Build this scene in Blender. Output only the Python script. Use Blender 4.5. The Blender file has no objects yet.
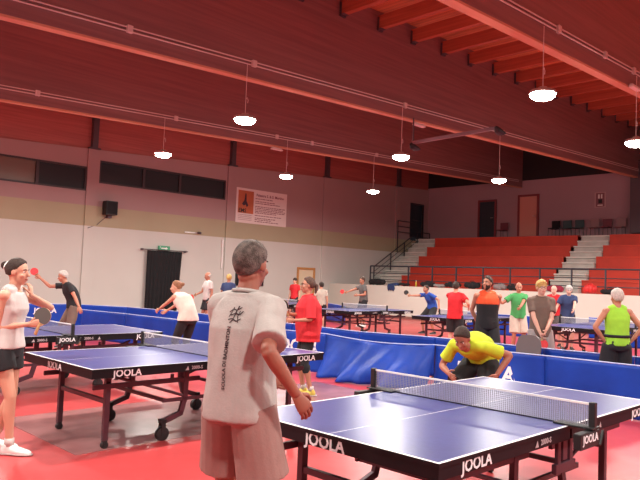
import bpy, bmesh, math, random
from mathutils import Vector, Matrix, noise
from mathutils.bvhtree import BVHTree
random.seed(4)
V = Vector
S = bpy.context.scene
C = S.collection
R = math.radians

# ------------------------------------------------------------------ helpers
def mat(name, col, rough=.6, metal=0.0, var=.0, vscale=8.0, bump=0.0, bscale=60.0, spec=.5, col2=None, emit=None, estr=0):
    m = bpy.data.materials.new(name); m.use_nodes = True
    nt = m.node_tree; b = nt.nodes['Principled BSDF']
    b.inputs['Base Color'].default_value = (*col, 1); b.inputs['Roughness'].default_value = rough
    b.inputs['Metallic'].default_value = metal; b.inputs['Specular IOR Level'].default_value = spec
    if emit:
        b.inputs['Emission Color'].default_value = (*emit, 1); b.inputs['Emission Strength'].default_value = estr
    tc = nt.nodes.new('ShaderNodeTexCoord')
    if var or col2:
        n = nt.nodes.new('ShaderNodeTexNoise'); n.inputs['Scale'].default_value = vscale; n.inputs['Detail'].default_value = 4
        nt.links.new(tc.outputs['Object'], n.inputs['Vector'])
        mx = nt.nodes.new('ShaderNodeMix'); mx.data_type = 'RGBA'
        c2 = col2 if col2 else tuple(c*(1-var) for c in col)
        mx.inputs[6].default_value = (*col, 1); mx.inputs[7].default_value = (*c2, 1)
        cr = nt.nodes.new('ShaderNodeMapRange'); cr.inputs[1].default_value = .35; cr.inputs[2].default_value = .65
        nt.links.new(n.outputs['Fac'], cr.inputs[0]); nt.links.new(cr.outputs[0], mx.inputs[0])
        nt.links.new(mx.outputs[2], b.inputs['Base Color'])
    if bump:
        n = nt.nodes.new('ShaderNodeTexNoise'); n.inputs['Scale'].default_value = bscale; n.inputs['Detail'].default_value = 3
        nt.links.new(tc.outputs['Object'], n.inputs['Vector'])
        bp = nt.nodes.new('ShaderNodeBump'); bp.inputs['Strength'].default_value = bump; bp.inputs['Distance'].default_value = .02
        nt.links.new(n.outputs['Fac'], bp.inputs['Height']); nt.links.new(bp.outputs[0], b.inputs['Normal'])
    return m

def wood(name, c1, c2, rough=.5, axis='X', scale=1.0, plank=None):
    m = bpy.data.materials.new(name); m.use_nodes = True
    nt = m.node_tree; b = nt.nodes['Principled BSDF']; L = nt.links.new
    tc = nt.nodes.new('ShaderNodeTexCoord'); mp = nt.nodes.new('ShaderNodeMapping')
    sc = {'X': (.25, 3, 9), 'Y': (3, .25, 9)}[axis]
    mp.inputs['Scale'].default_value = tuple(s*scale for s in sc)
    L(tc.outputs['Object'], mp.inputs[0])
    n = nt.nodes.new('ShaderNodeTexNoise'); n.inputs['Scale'].default_value = 1.6; n.inputs['Detail'].default_value = 6; n.inputs['Distortion'].default_value = .6
    L(mp.outputs[0], n.inputs['Vector'])
    r = nt.nodes.new('ShaderNodeValToRGB'); r.color_ramp.elements[0].position = .32; r.color_ramp.elements[1].position = .7
    r.color_ramp.elements[0].color = (*c1, 1); r.color_ramp.elements[1].color = (*c2, 1)
    L(n.outputs['Fac'], r.inputs[0]); out = r.outputs[0]
    if plank:
        sx = nt.nodes.new('ShaderNodeSeparateXYZ'); L(tc.outputs['Object'], sx.inputs[0])
        a = nt.nodes.new('ShaderNodeMath'); a.operation = 'MULTIPLY'; a.inputs[1].default_value = 1/plank[1]
        L(sx.outputs[plank[0]], a.inputs[0])
        f = nt.nodes.new('ShaderNodeMath'); f.operation = 'FRACT'; L(a.outputs[0], f.inputs[0])
        g = nt.nodes.new('ShaderNodeMath'); g.operation = 'LESS_THAN'; g.inputs[1].default_value = .06; L(f.outputs[0], g.inputs[0])
        mx = nt.nodes.new('ShaderNodeMix'); mx.data_type = 'RGBA'; L(g.outputs[0], mx.inputs[0]); L(out, mx.inputs[6])
        mx.inputs[7].default_value = (c1[0]*.55, c1[1]*.55, c1[2]*.55, 1); out = mx.outputs[2]
    L(out, b.inputs['Base Color']); b.inputs['Roughness'].default_value = rough
    return m

def setp(o, label=None, cat=None, group=None, kind=None):
    if label: o['label'] = label
    if cat: o['category'] = cat
    if group: o['group'] = group
    if kind: o['kind'] = kind
    return o

def empty(name, loc=(0, 0, 0), rz=0.0, **k):
    o = bpy.data.objects.new(name, None); C.objects.link(o); o.location = loc; o.rotation_euler = (0, 0, rz)
    o.empty_display_size = .1
    return setp(o, **k)

def obj(name, bm, m, parent=None, smooth=False, fix=True):
    if isinstance(bm, bmesh.types.BMesh):
        if fix: bmesh.ops.recalc_face_normals(bm, faces=bm.faces[:])
        me = bpy.data.meshes.new(name); bm.to_mesh(me); bm.free()
    else:
        me = bm; me.name = name
    ms = m if isinstance(m, (list, tuple)) else [m]
    if len(me.materials): me.materials.clear()
    for x in ms: me.materials.append(x)
    if smooth: me.polygons.foreach_set('use_smooth', [True]*len(me.polygons))
    o = bpy.data.objects.new(name, me); C.objects.link(o)
    if parent is not None: o.parent = parent
    return o

def dup(root, loc, rz=None, **k):
    r = root.copy(); C.objects.link(r); r.location = loc
    if rz is not None: r.rotation_euler = (0, 0, rz)
    setp(r, **k)
    for ch in list(root.children):
        c = ch.copy(); C.objects.link(c); c.parent = r
        for g in ch.children:
            d = g.copy(); C.objects.link(d); d.parent = c
    return r

def B(): return bmesh.new()

def box(bm, lo, hi, bev=0.0, mi=0, M=None):
    lo, hi = V(lo), V(hi); c = (lo+hi)/2; s = hi-lo
    r = bmesh.ops.create_cube(bm, size=1, matrix=Matrix.Translation(c) @ Matrix.Diagonal((*s, 1)))
    vs = r['verts']
    if bev:
        es = list({e for v in vs for e in v.link_edges})
        r = bmesh.ops.bevel(bm, geom=es, offset=bev, segments=2, affect='EDGES', profile=.6)
        vs = list({v for f in r['faces'] for v in f.verts} | {v for v in vs if v.is_valid})
    for f in {f for v in vs for f in v.link_faces}: f.material_index = mi
    if M is not None: bmesh.ops.transform(bm, matrix=M, verts=vs)
    return vs

def tube(bm, pts, rad, n=12, side=None, cap=.55, mi=0):
    """loft of elliptical rings through pts; rad = number or (along side, across); rounded ends when cap > 0"""
    pts = [V(p) for p in pts]; N = len(pts)
    rad = [rad]*N if not isinstance(rad, (list,)) else rad
    rad = [(r, r) if not isinstance(r, tuple) else r for r in rad]
    side = V(side) if side is not None else None
    T = []
    for i in range(N):
        a = pts[max(0, i-1)]; b = pts[min(N-1, i+1)]
        d = b-a; T.append(d.normalized() if d.length > 1e-9 else V((0, 0, 1)))
    P, Q, D = list(pts), list(rad), list(T)
    if cap > 0:
        r0, r1 = min(rad[0]), min(rad[-1])
        P = [pts[0]-T[0]*r0*cap*.9, pts[0]-T[0]*r0*cap*.55] + P + [pts[-1]+T[-1]*r1*cap*.55, pts[-1]+T[-1]*r1*cap*.9]
        Q = [(rad[0][0]*.4, rad[0][1]*.4), (rad[0][0]*.8, rad[0][1]*.8)] + Q + [(rad[-1][0]*.8, rad[-1][1]*.8), (rad[-1][0]*.4, rad[-1][1]*.4)]
        D = [T[0], T[0]] + D + [T[-1], T[-1]]
    rings = []; u = None
    for p, r, t in zip(P, Q, D):
        if side is not None: h = side
        elif u is not None: h = u
        else: h = V((1, 0, 0)) if abs(t.x) < .8 else V((0, 1, 0))
        u = h-t*h.dot(t)
        u = u.normalized() if u.length > 1e-6 else t.orthogonal().normalized()
        w = t.cross(u)
        rings.append([bm.verts.new(p+u*r[0]*math.cos(2*math.pi*k/n)+w*r[1]*math.sin(2*math.pi*k/n)) for k in range(n)])
    for a, b in zip(rings, rings[1:]):
        for k in range(n):
            bm.faces.new((a[k], a[(k+1) % n], b[(k+1) % n], b[k])).material_index = mi
    bm.faces.new(rings[0][::-1]).material_index = mi; bm.faces.new(rings[-1]).material_index = mi
    return rings

def ell(bm, c, r, M=None, n=16, mi=0):
    mm = Matrix.Translation(c) @ Matrix.Diagonal((*r, 1)) if M is None else M @ Matrix.Translation(c) @ Matrix.Diagonal((*r, 1))
    q = bmesh.ops.create_uvsphere(bm, u_segments=n, v_segments=max(6, n//2), radius=1, matrix=mm)
    for v in q['verts']:
        for f in v.link_faces: f.material_index = mi
    return q['verts']

def poly(bm, pts, mi=0):
    f = bm.faces.new([bm.verts.new(p) for p in pts]); f.material_index = mi; return f

def remesh(bm, voxel, smooth=2):
    bmesh.ops.recalc_face_normals(bm, faces=bm.faces[:])
    me = bpy.data.meshes.new('t'); bm.to_mesh(me); bm.free()
    o = bpy.data.objects.new('t', me); C.objects.link(o)
    r = o.modifiers.new('r', 'REMESH'); r.mode = 'VOXEL'; r.voxel_size = voxel
    if smooth:
        s = o.modifiers.new('s', 'SMOOTH'); s.iterations = smooth; s.factor = .5
    dg = bpy.context.evaluated_depsgraph_get()
    out = bpy.data.meshes.new_from_object(o.evaluated_get(dg))
    bpy.data.objects.remove(o); bpy.data.meshes.remove(me)
    return out

def wrinkle(me, amp, fr, seed=0.0, stretch=(1, 1, .45)):
    ns = [v.normal.copy() for v in me.vertices]
    for v, n in zip(me.vertices, ns):
        p = V((v.co.x*stretch[0]+seed, v.co.y*stretch[1], v.co.z*stretch[2]))*fr
        k = noise.noise(p)+.5*noise.noise(p*2.1+V((3, 1, 7)))
        v.co += n*amp*k
    me.update()

def frameM(o, x, y):
    x = V(x).normalized(); y = V(y); y = (y-x*y.dot(x)).normalized(); z = x.cross(y)
    return Matrix(((x.x, y.x, z.x, o[0]), (x.y, y.y, z.y, o[1]), (x.z, y.z, z.z, o[2]), (0, 0, 0, 1)))

_txt = {}
def textmesh(s, size, bold=.0, depth=.0, align='CENTER'):
    cu = bpy.data.curves.new('t', 'FONT'); cu.body = s; cu.size = size; cu.align_x = align; cu.align_y = 'CENTER'
    cu.offset = bold; cu.extrude = depth; cu.resolution_u = 2
    o = bpy.data.objects.new('t', cu); C.objects.link(o)
    dg = bpy.context.evaluated_depsgraph_get()
    me = bpy.data.meshes.new_from_object(o.evaluated_get(dg))
    bpy.data.objects.remove(o); bpy.data.curves.remove(cu)
    return me

def text(name, s, size, M, m, parent, bold=None, depth=.0008, squash=1.0):
    key = (s, round(size, 4), bold, depth)
    if key not in _txt: _txt[key] = textmesh(s, size, size*.022 if bold is None else bold, depth)
    me = _txt[key].copy(); me.transform(M @ Matrix.Diagonal((squash, 1, 1, 1)))
    return obj(name, me, m, parent)

# ------------------------------------------------------------------ materials
M = {}
M['plaster'] = mat('plaster_lower', (.60, .60, .56), .8, var=.05, vscale=.6)
M['stripe'] = mat('plaster_beige', (.42, .37, .25), .8, var=.06, vscale=.6)
M['upper'] = mat('plaster_upper', (.40, .27, .27), .8, var=.05, vscale=.5)  # upper plaster darkened in colour for the dimmer light above the lamps
M['backwall'] = mat('plaster_back', (.40, .27, .30), .8, var=.05, vscale=.5)
M['lowwall'] = mat('white_low_wall', (.68, .68, .61), .7, var=.05, vscale=.8)
M['black_wall'] = mat('dark_panel', (.018, .015, .017), .8)
M['beam'] = wood('glulam', (.215, .112, .112), (.29, .15, .148), .34, 'X', 1.0, plank=None)
M['beamedge'] = wood('glulam_edge', (.55, .27, .17), (.66, .34, .22), .6, 'X')
M['purlin'] = wood('purlin', (.36, .085, .045), (.50, .13, .065), .55, 'Y')
M['deck'] = wood('roof_boards', (.60, .20, .09), (.80, .30, .14), .6, 'Y', 1.0, plank=('X', .15))
M['woodwall'] = wood('wood_wall', (.34, .095, .085), (.46, .14, .12), .55, 'X', 1.0)
M['steel'] = mat('galvanised', (.62, .58, .57), .4, .6)
M['conduit'] = mat('conduit', (.70, .58, .56), .5, .1)
M['darksteel'] = mat('dark_steel', (.10, .075, .09), .5, .3)
M['rail'] = mat('rail_paint', (.045, .05, .065), .45, .3)
M['black'] = mat('black_plastic', (.012, .012, .014), .5)
M['blackcloth'] = mat('black_cloth', (.012, .012, .015), .9, var=.3, vscale=4, bump=.3)
M['white'] = mat('white_paint', (.86, .86, .84), .5)
M['glass'] = mat('window_glass', (.035, .045, .05), .12, spec=.5)
M['glass2'] = mat('window_board', (.16, .08, .055), .35)
M['frame'] = mat('window_frame', (.04, .025, .03), .5)
M['orangewood'] = mat('door_wood', (.55, .27, .09), .5, var=.15)
M['doorpanel'] = mat('door_panel', (.74, .64, .45), .5)
M['salmon'] = mat('door_salmon', (.62, .30, .24), .6)
M['reddark'] = mat('door_frame_red', (.22, .04, .05), .5)
M['darkdoor'] = mat('door_dark', (.02, .035, .05), .5)
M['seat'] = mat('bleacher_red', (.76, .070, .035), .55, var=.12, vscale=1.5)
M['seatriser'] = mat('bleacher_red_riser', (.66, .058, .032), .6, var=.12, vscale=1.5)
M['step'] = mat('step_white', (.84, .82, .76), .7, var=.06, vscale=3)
M['barrier'] = mat('barrier_blue', (.004, .055, .44), .5, spec=.3, var=.25, vscale=2.0, bump=.12, bscale=14)
M['rod'] = mat('barrier_piping', (.42, .52, .80), .5)
M['whiteprint'] = mat('white_print', (.82, .84, .88), .6)
M['greyprint'] = mat('grey_print', (.42, .36, .38), .6)
M['legmetal'] = mat('table_leg_paint', (.075, .028, .042), .4, .2)
M['apron'] = mat('table_apron', (.006, .005, .008), .5, spec=.25)
M['tabletop'] = mat('table_blue', (.052, .062, .25), .30, spec=.5, var=.12, vscale=30, bump=.02, bscale=150)
M['line'] = mat('table_line', (.85, .86, .88), .4)
M['rubber'] = mat('wheel_rubber', (.012, .01, .012), .6)
M['lampcase'] = mat('lamp_case', (.5, .5, .5), .4, .5)
M['emis'] = mat('lamp_led', (1, 1, 1), .5, emit=(1, .97, .86), estr=60)
M['emer'] = mat('emergency_cover', (.80, .66, .62), .5)
M['green'] = mat('exit_green', (.06, .38, .20), .5)
M['redrub'] = mat('racket_red', (.72, .03, .04), .45)
M['greyrub'] = mat('racket_grey', (.10, .10, .095), .5)
M['blackrub'] = mat('racket_black', (.02, .02, .02), .5)
M['rwood'] = mat('racket_wood', (.55, .34, .16), .5)
M['tape'] = mat('net_tape', (.86, .86, .84), .6)
M['eyew'] = mat('eye_white', (.8, .78, .75), .3)
M['pupil'] = mat('pupil', (.02, .012, .01), .2)
M['lip'] = mat('lip', (.42, .12, .10), .5)
M['glasses'] = mat('glasses_frame', (.05, .02, .02), .3)
M['goldshoe'] = mat('yellow_shoe', (.75, .62, .12), .6)
M['solewhite'] = mat('sole', (.62, .55, .54), .6)

def net_material():
    m = bpy.data.materials.new('net_mesh'); m.use_nodes = True; nt = m.node_tree; L = nt.links.new
    b = nt.nodes['Principled BSDF']; b.inputs['Base Color'].default_value = (.30, .30, .36, 1); b.inputs['Roughness'].default_value = .8
    tc = nt.nodes.new('ShaderNodeTexCoord'); sx = nt.nodes.new('ShaderNodeSeparateXYZ'); L(tc.outputs['Object'], sx.inputs[0])
    def line(axis, period, w):
        a = nt.nodes.new('ShaderNodeMath'); a.operation = 'MULTIPLY'; a.inputs[1].default_value = 1/period; L(sx.outputs[axis], a.inputs[0])
        f = nt.nodes.new('ShaderNodeMath'); f.operation = 'FRACT'; L(a.outputs[0], f.inputs[0])
        g = nt.nodes.new('ShaderNodeMath'); g.operation = 'LESS_THAN'; g.inputs[1].default_value = w; L(f.outputs[0], g.inputs[0]); return g
    a = line('Y', .0150, .46); c = line('Z', .0125, .22)
    mx = nt.nodes.new('ShaderNodeMath'); mx.operation = 'MAXIMUM'; L(a.outputs[0], mx.inputs[0]); L(c.outputs[0], mx.inputs[1])
    L(mx.outputs[0], b.inputs['Alpha'])
    return m
M['net'] = net_material()

def floor_material():
    m = bpy.data.materials.new('sports_floor'); m.use_nodes = True; nt = m.node_tree; L = nt.links.new
    b = nt.nodes['Principled BSDF']; b.inputs['Roughness'].default_value = .34
    tc = nt.nodes.new('ShaderNodeTexCoord')
    n = nt.nodes.new('ShaderNodeTexNoise'); n.inputs['Scale'].default_value = .5; n.inputs['Detail'].default_value = 5
    L(tc.outputs['Object'], n.inputs['Vector'])
    r = nt.nodes.new('ShaderNodeValToRGB'); r.color_ramp.elements[0].position = .3; r.color_ramp.elements[1].position = .7
    r.color_ramp.elements[0].color = (.43, .046, .048, 1); r.color_ramp.elements[1].color = (.55, .066, .070, 1)
    L(n.outputs['Fac'], r.inputs[0]); L(r.outputs[0], b.inputs['Base Color'])
    n2 = nt.nodes.new('ShaderNodeTexNoise'); n2.inputs['Scale'].default_value = 3; n2.inputs['Detail'].default_value = 4
    L(tc.outputs['Object'], n2.inputs['Vector'])
    mr = nt.nodes.new('ShaderNodeMapRange'); mr.inputs[3].default_value = .26; mr.inputs[4].default_value = .44
    L(n2.outputs['Fac'], mr.inputs[0]); L(mr.outputs[0], b.inputs['Roughness'])
    return m
M['floor'] = floor_material()
M['shade_walkway'] = mat('shade_and_walkway', (.40, .17, .17), .25, var=.25, vscale=2.5)  # dull red for the painted shade patch and the bleacher walkway

# ------------------------------------------------------------------ setting
WY, BX = 23.3, 30.2           # left wall plane, back wall plane
def roofz(x): return 7.66+.04*x
def struct(name, bm, m, parent=None, smooth=False):
    o = obj(name, bm, m, parent, smooth)
    if parent is None: o['kind'] = 'structure'
    return o

bm = B(); poly(bm, [(-9, -11, 0), (BX+.3, -11, 0), (BX+.3, WY+.3, 0), (-9, WY+.3, 0)]); struct('floor', bm, M['floor'])
bm = B(); box(bm, (2.62, 5.80, .0005), (7.2, 7.68, .003)); struct('trim_1', bm, M['shade_walkway'])  # shadow and reflection under the second table, painted as a flat patch

# left wall: painted zones split around the windows
def wtop(x): return 5.46+.048*x
WIN = [(4.2, 10.33, 4.44, 5.30), (10.78, 16.25, 4.78, 5.60)]
DR = (28.62, 29.68, 4.12, 5.95)
def wallpoly(bm, x0, x1, z0, z1, mi): box(bm, (x0, WY, z0), (x1, WY+.25, z1), mi=mi)
bm = B()
wallpoly(bm, -9, BX+.3, 0, 3.2, 0); wallpoly(bm, -9, BX+.3, 3.2, 3.93, 1)
xs = [-9, 4.2, 10.33, 10.78, 16.25, DR[0], DR[1], BX+.3]
for x0, x1 in zip(xs, xs[1:]):
    w = [q for q in WIN if abs(q[0]-x0) < .01]
    zt = wtop((x0+x1)/2)
    if w:
        wallpoly(bm, x0, x1, 3.93, w[0][2], 2)
        prof = [(x0, w[0][3]), (x1, w[0][3]), (x1, wtop(x1)), (x0, wtop(x0))]
    elif x0 == DR[0]:
        prof = [(x0, DR[3]), (x1, DR[3]), (x1, wtop(x1)), (x0, wtop(x0))]
    else:
        prof = [(x0, 3.93), (x1, 3.93), (x1, wtop(x1)), (x0, wtop(x0))]
    a = [bm.verts.new((x, WY, z)) for x, z in prof]; c = [bm.verts.new((x, WY+.25, z)) for x, z in prof]
    for f in ([a, c[::-1]] + [[a[i], a[(i+1) % 4], c[(i+1) % 4], c[i]] for i in range(4)]):
        bm.faces.new(f).material_index = 2
struct('wall_left', bm, [M['plaster'], M['stripe'], M['upper']])
# timber upper part of the left wall
bm = B(); prof = [(-9, wtop(-9)), (BX+.3, wtop(BX+.3)), (BX+.3, roofz(BX+.3)+.3), (-9, roofz(-9)+.3)]
a = [bm.verts.new((x, WY+.08, z)) for x, z in prof]; c = [bm.verts.new((x, WY+.25, z)) for x, z in prof]
for f in ([a, c[::-1]] + [[a[i], a[(i+1) % 4], c[(i+1) % 4], c[i]] for i in range(4)]): bm.faces.new(f)
struct('wall_left_timber', bm, M['woodwall'])
# pilasters on the left wall and the dark steel posts above them
for i, x in enumerate((10.55, 16.55, 22.1, 27.5)):
    bm = B(); box(bm, (x-.22, WY-.06, 0), (x+.22, WY+.02, 3.2), mi=0); box(bm, (x-.22, WY-.06, 3.2), (x+.22, WY+.02, 3.93), mi=1)
    box(bm, (x-.22, WY-.06, 3.93), (x+.22, WY+.02, wtop(x)-.01), mi=2)
    struct('trim_%d' % (i+2), bm, [M['plaster'], M['stripe'], M['upper']])
    bm = B(); box(bm, (x-.10, WY-.1, wtop(x)), (x+.10, WY+.08, roofz(x)))
    box(bm, (x-.20, WY-.12, wtop(x)), (x+.20, WY+.08, wtop(x)+.05)); struct('trim_%d' % (i+12), bm, M['darksteel'])
# windows
for i, (x0, x1, z0, z1) in enumerate(WIN):
    w = empty('window_%d' % (i+1), (x0, WY, z0)); w['kind'] = 'structure'
    W, H = x1-x0, z1-z0; t = .06
    bm = B()
    for lo, hi in (((0, -.02, 0), (W, .1, t)), ((0, -.02, H-t), (W, .1, H)), ((0, -.02, t), (t, .1, H-t)), ((W-t, -.02, t), (W, .1, H-t))): box(bm, lo, hi)
    divs = (2.75, 4.45) if i == 0 else (1.75, 3.3)
    for d in divs: box(bm, (d-.05, -.02, t), (d+.05, .1, H-t))
    obj('window_frame', bm, M['frame'], w)
    cuts = [t] + list(divs) + [W-t]
    for k, (a, b2) in enumerate(zip(cuts, cuts[1:])):
        bm = B(); box(bm, (a+.0, .05, t), (b2, .07, H-t)); obj('pane', bm, M['glass2'] if (i == 0 and k == 1) else M['glass'], w)
# door high on the left wall, at the top of the stairs
d = empty('door_1', (DR[0], WY, DR[2])); d['kind'] = 'structure'
bm = B(); box(bm, (0, .06, 0), (DR[1]-DR[0], .12, DR[3]-DR[2])); obj('door_panel', bm, M['darkdoor'], d)
bm = B(); box(bm, (-.07, -.03, 0), (0, .05, DR[3]-DR[2]+.07)); box(bm, (1.06, -.03, 0), (1.13, .05, DR[3]-DR[2]+.07)); box(bm, (0, -.03, DR[3]-DR[2]), (1.06, .05, DR[3]-DR[2]+.07))
obj('door_frame', bm, M['rail'], d)
bm = B(); tube(bm, [(.12, .03, .95), (.9, .03, .95)], .02, 8); obj('push_bar', bm, M['darksteel'], d)

# back wall
bm = B()
def slab(bm, y0, y1, z0, z1, mi, x=BX): box(bm, (x, y0, z0), (x+.25, y1, z1), mi=mi)
slab(bm, -11, WY+.25, 0, 7.0, 0); struct('wall_back', bm, M['backwall'])
bm = B(); slab(bm, -11, WY+.25, 7.0, 9.4, 0, BX+.02); struct('wall_back_upper', bm, M['black_wall'])
bm = B(); box(bm, (BX-.5, 10.9, 4.15), (BX, 11.6, 7.4)); struct('trim_20', bm, M['darksteel'])
for n, (y0, y1, z1, mp, mf) in enumerate(((18.87, 19.80, 6.02, 'darkdoor', 'reddark'), (16.42, 17.40, 6.16, 'salmon', 'reddark'))):
    d = empty('door_%d' % (n+2), (BX, y0, 4.15)); d['kind'] = 'structure'; H = z1-4.15
    bm = B(); box(bm, (-.04, 0, 0), (-.005, y1-y0, H)); obj('door_panel', bm, M[mp], d)
    bm = B(); box(bm, (-.09, -.1, 0), (-.005, 0, H+.1)); box(bm, (-.09, y1-y0, 0), (-.005, y1-y0+.1, H+.1)); box(bm, (-.09, 0, H), (-.005, y1-y0, H+.1)); obj('door_frame', bm, M[mf], d)
    bm = B(); tube(bm, [(-.05, .1, 1.0), (-.10, .1, 1.0), (-.10, .22, 1.0)], .013, 8); obj('door_handle', bm, M['steel'], d)
# far walls behind the camera
bm = B(); box(bm, (-9.3, -11, 0), (-9, WY+.3, 9)); struct('wall_front', bm, M['upper'])
bm = B(); box(bm, (-9.3, -11.3, 0), (BX+.3, -11, 9.5)); struct('wall_right', bm, M['upper'])
# ceiling boards
bm = B(); z0, z1 = roofz(-9.3)+.36, roofz(BX+.3)+.36
vs = [bm.verts.new(p) for p in ((-9.3, -11.3, z0), (BX+.3, -11.3, z1), (BX+.3, WY+.3, z1), (-9.3, WY+.3, z0))]
bm.faces.new(vs); v2 = [bm.verts.new(v.co+V((0, 0, .1))) for v in vs]; bm.faces.new(v2[::-1])
for i in range(4): bm.faces.new((vs[i], vs[(i+1) % 4], v2[(i+1) % 4], v2[i]))
struct('ceiling', bm, M['deck'])

# ------------------------------------------------------------------ glulam beams, purlins
def bz(x): return 5.42+.040*x
BEAM_Y = (-5.6, .0, 5.7, 11.35, 17.4)
names = {-5.6: 'roof beam right of the camera, outermost', .0: 'roof beam passing over the camera', 5.7: 'great roof beam at the upper right of the hall with purlins hung on it',
         11.35: 'great roof beam across the middle of the hall, its lower edge bright orange', 17.4: 'great roof beam nearest the windowed wall'}
for y in BEAM_Y:
    if y < 0: continue
    e = empty('roof_beam', (0, y, 0), label='long deep red-brown laminated timber '+names[y], cat='roof beam', group='main roof beams')
    x0, x1 = -9.0, BX-.01
    def wedge(bm, za, zb, w):
        pr_ = [(x0, bz(x0)+za), (x1, bz(x1)+za), (x1, (bz(x1)+zb) if zb < 1 else roofz(x1)+.34), (x0, (bz(x0)+zb) if zb < 1 else roofz(x0)+.34)]
        a = [bm.verts.new((x, -w/2, z)) for x, z in pr_]; c = [bm.verts.new((x, w/2, z)) for x, z in pr_]
        for f in ([a, c[::-1]] + [[a[i], a[(i+1) % 4], c[(i+1) % 4], c[i]] for i in range(4)]): bm.faces.new(f)
    bm = B(); wedge(bm, .04, 9, .20); obj('beam_web', bm, M['beam'], e)
    bm = B(); wedge(bm, 0, .04, .19); obj('beam_edge', bm, M['beamedge'], e)
# purlins between beams in the bays that show (each a thing of its own)
pn = 0
for y0, y1, xa, xb in ((5.7, 11.35, 9.6, 29.6),):
    x = xa
    while x < xb:
        bm = B(); z = roofz(x)-.13
        box(bm, (x-.07, y0+.115, z-.0), (x+.07, y1-.115, z+.34))
        bay = 'middle bay' if y0 > 1 else 'bay right over the camera'
        e = empty('roof_purlin', (0, 0, 0), label='orange-brown timber purlin, number %d counted from the near end of the %s' % (int((x-xa)/1.35+.5)+1, bay), cat='roof beam', group='purlins in the '+bay)
        obj('purlin_timber', bm, M['purlin'], e)
        bm = B(); box(bm, (x-.09, y1-.16, z-.05), (x+.09, y1-.112, z+.3)); box(bm, (x-.09, y1-.25, z-.012), (x+.09, y1-.112, z)); obj('joist_hanger', bm, M['darksteel'], e)
        x += 1.35; pn += 1

# ------------------------------------------------------------------ cable conduits along the beams
for y, off, lab in ((5.7, .36, 'upper right'), (11.35, .30, 'middle'), (17.4, .29, 'far left')):
    e = empty('cable_conduit', (0, 0, 0), label='pair of thin pale cable conduits running along the %s roof beam' % lab, cat='pipe', group='conduits on the beams')
    yy = y-.122
    for k in (0, .075):
        bm = B(); tube(bm, [(-8, yy, bz(-8)+off+k), (BX-.4, yy, bz(BX-.4)+off+k)], .014, 8, cap=0); obj('conduit_tube', bm, M['conduit'], e)
    xs = {5.7: (10.9, 12.9, 14.4, 18.5), 11.35: (5.6, 8.4, 13.4, 18.3), 17.4: (6.3, 10.2, 14.0, 15.6, 19)}[y]
    for x in xs:
        bm = B(); box(bm, (x-.055, yy-.04, bz(x)+off-.03), (x+.055, yy+.03, bz(x)+off+.11), .01); obj('junction_box', bm, M['conduit'], e)

# ------------------------------------------------------------------ pendant lamps
LAMPS = [(8.21, 11.2, 4.86, 'big round lamp above the man with his back to us'), (13.27, 11.2, 4.9, 'round lamp at the left end of the dark cross arm'),
         (18.1, 11.2, 4.93, 'round lamp hanging in front of the red bleachers'), (10.31, 5.55, 4.93, 'largest brightest lamp, upper right under the purlins'),
         (14.5, 5.55, 4.83, 'round lamp cut by the right edge of the picture'), (9.83, 17.25, 5.04, 'round lamp beside the high windows'),
         (14.45, 17.25, 5.05, 'round lamp right of the wall banner'), (18.83, 17.25, 5.07, 'small far round lamp over the end of the left wall'),
         (3.1, 11.2, 4.8, None), (-2.5, 11.2, 4.8, None), (19.3, 5.55, 4.95, None), (24.3, 5.55, 5.1, None), (22, -.3, 5.1, None), (4.3, 5.55, 4.8, None), (-.2, 5.55, 4.8, None), (-5, 5.55, 4.8, None),  # the two farthest along the hall are added to brighten the bleachers
         (4.9, 17.25, 4.9, None), (-.5, 17.25, 4.9, None), (1.0, -.3, 4.8, None), (6.3, -.3, 4.8, None), (11.5, -.3, 4.8, None), (16.5, -.3, 4.8, None), (4, -5.5, 4.8, None), (10, -5.5, 4.8, None)]
LW = 235.0
lamp0 = None
def lamp_parts(e, top):
    bm = B()
    rr = [(.0, .12), (.07, .12), (.085, .10), (.10, .07), (.215, .055), (.232, .02), (.232, .0), (.22, -.004)]
    n = 28; rings = []
    for r, z in rr: rings.append([bm.verts.new((max(r, .001)*math.cos(2*math.pi*k/n), max(r, .001)*math.sin(2*math.pi*k/n), z)) for k in range(n)])
    for a, b2 in zip(rings, rings[1:]):
        for k in range(n): bm.faces.new((a[k], a[(k+1) % n], b2[(k+1) % n], b2[k]))
    obj('lamp_housing', bm, M['lampcase'], e, True)
    bm = B(); n = 28; rings = []
    for r, z in ((.222, -.002), (.212, -.04), (.165, -.08), (.08, -.10), (.001, -.105)): rings.append([bm.verts.new((r*math.cos(2*math.pi*k/n), r*math.sin(2*math.pi*k/n), z)) for k in range(n)])
    for a, b2 in zip(rings, rings[1:]):
        for k in range(n): bm.faces.new((a[k], a[(k+1) % n], b2[(k+1) % n], b2[k]))
    obj('lamp_lens', bm, M['emis'], e, True)
    bm = B(); tube(bm, [(0, 0, .1), (0, 0, .42), (.03, 0, .47), (.06, 0, .42), (.05, 0, .36)], .008, 6)
    tube(bm, [(0, 0, .1), (0, 0, top)], .007, 6, cap=0); obj('lamp_cable', bm, M['conduit'], e)
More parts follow.
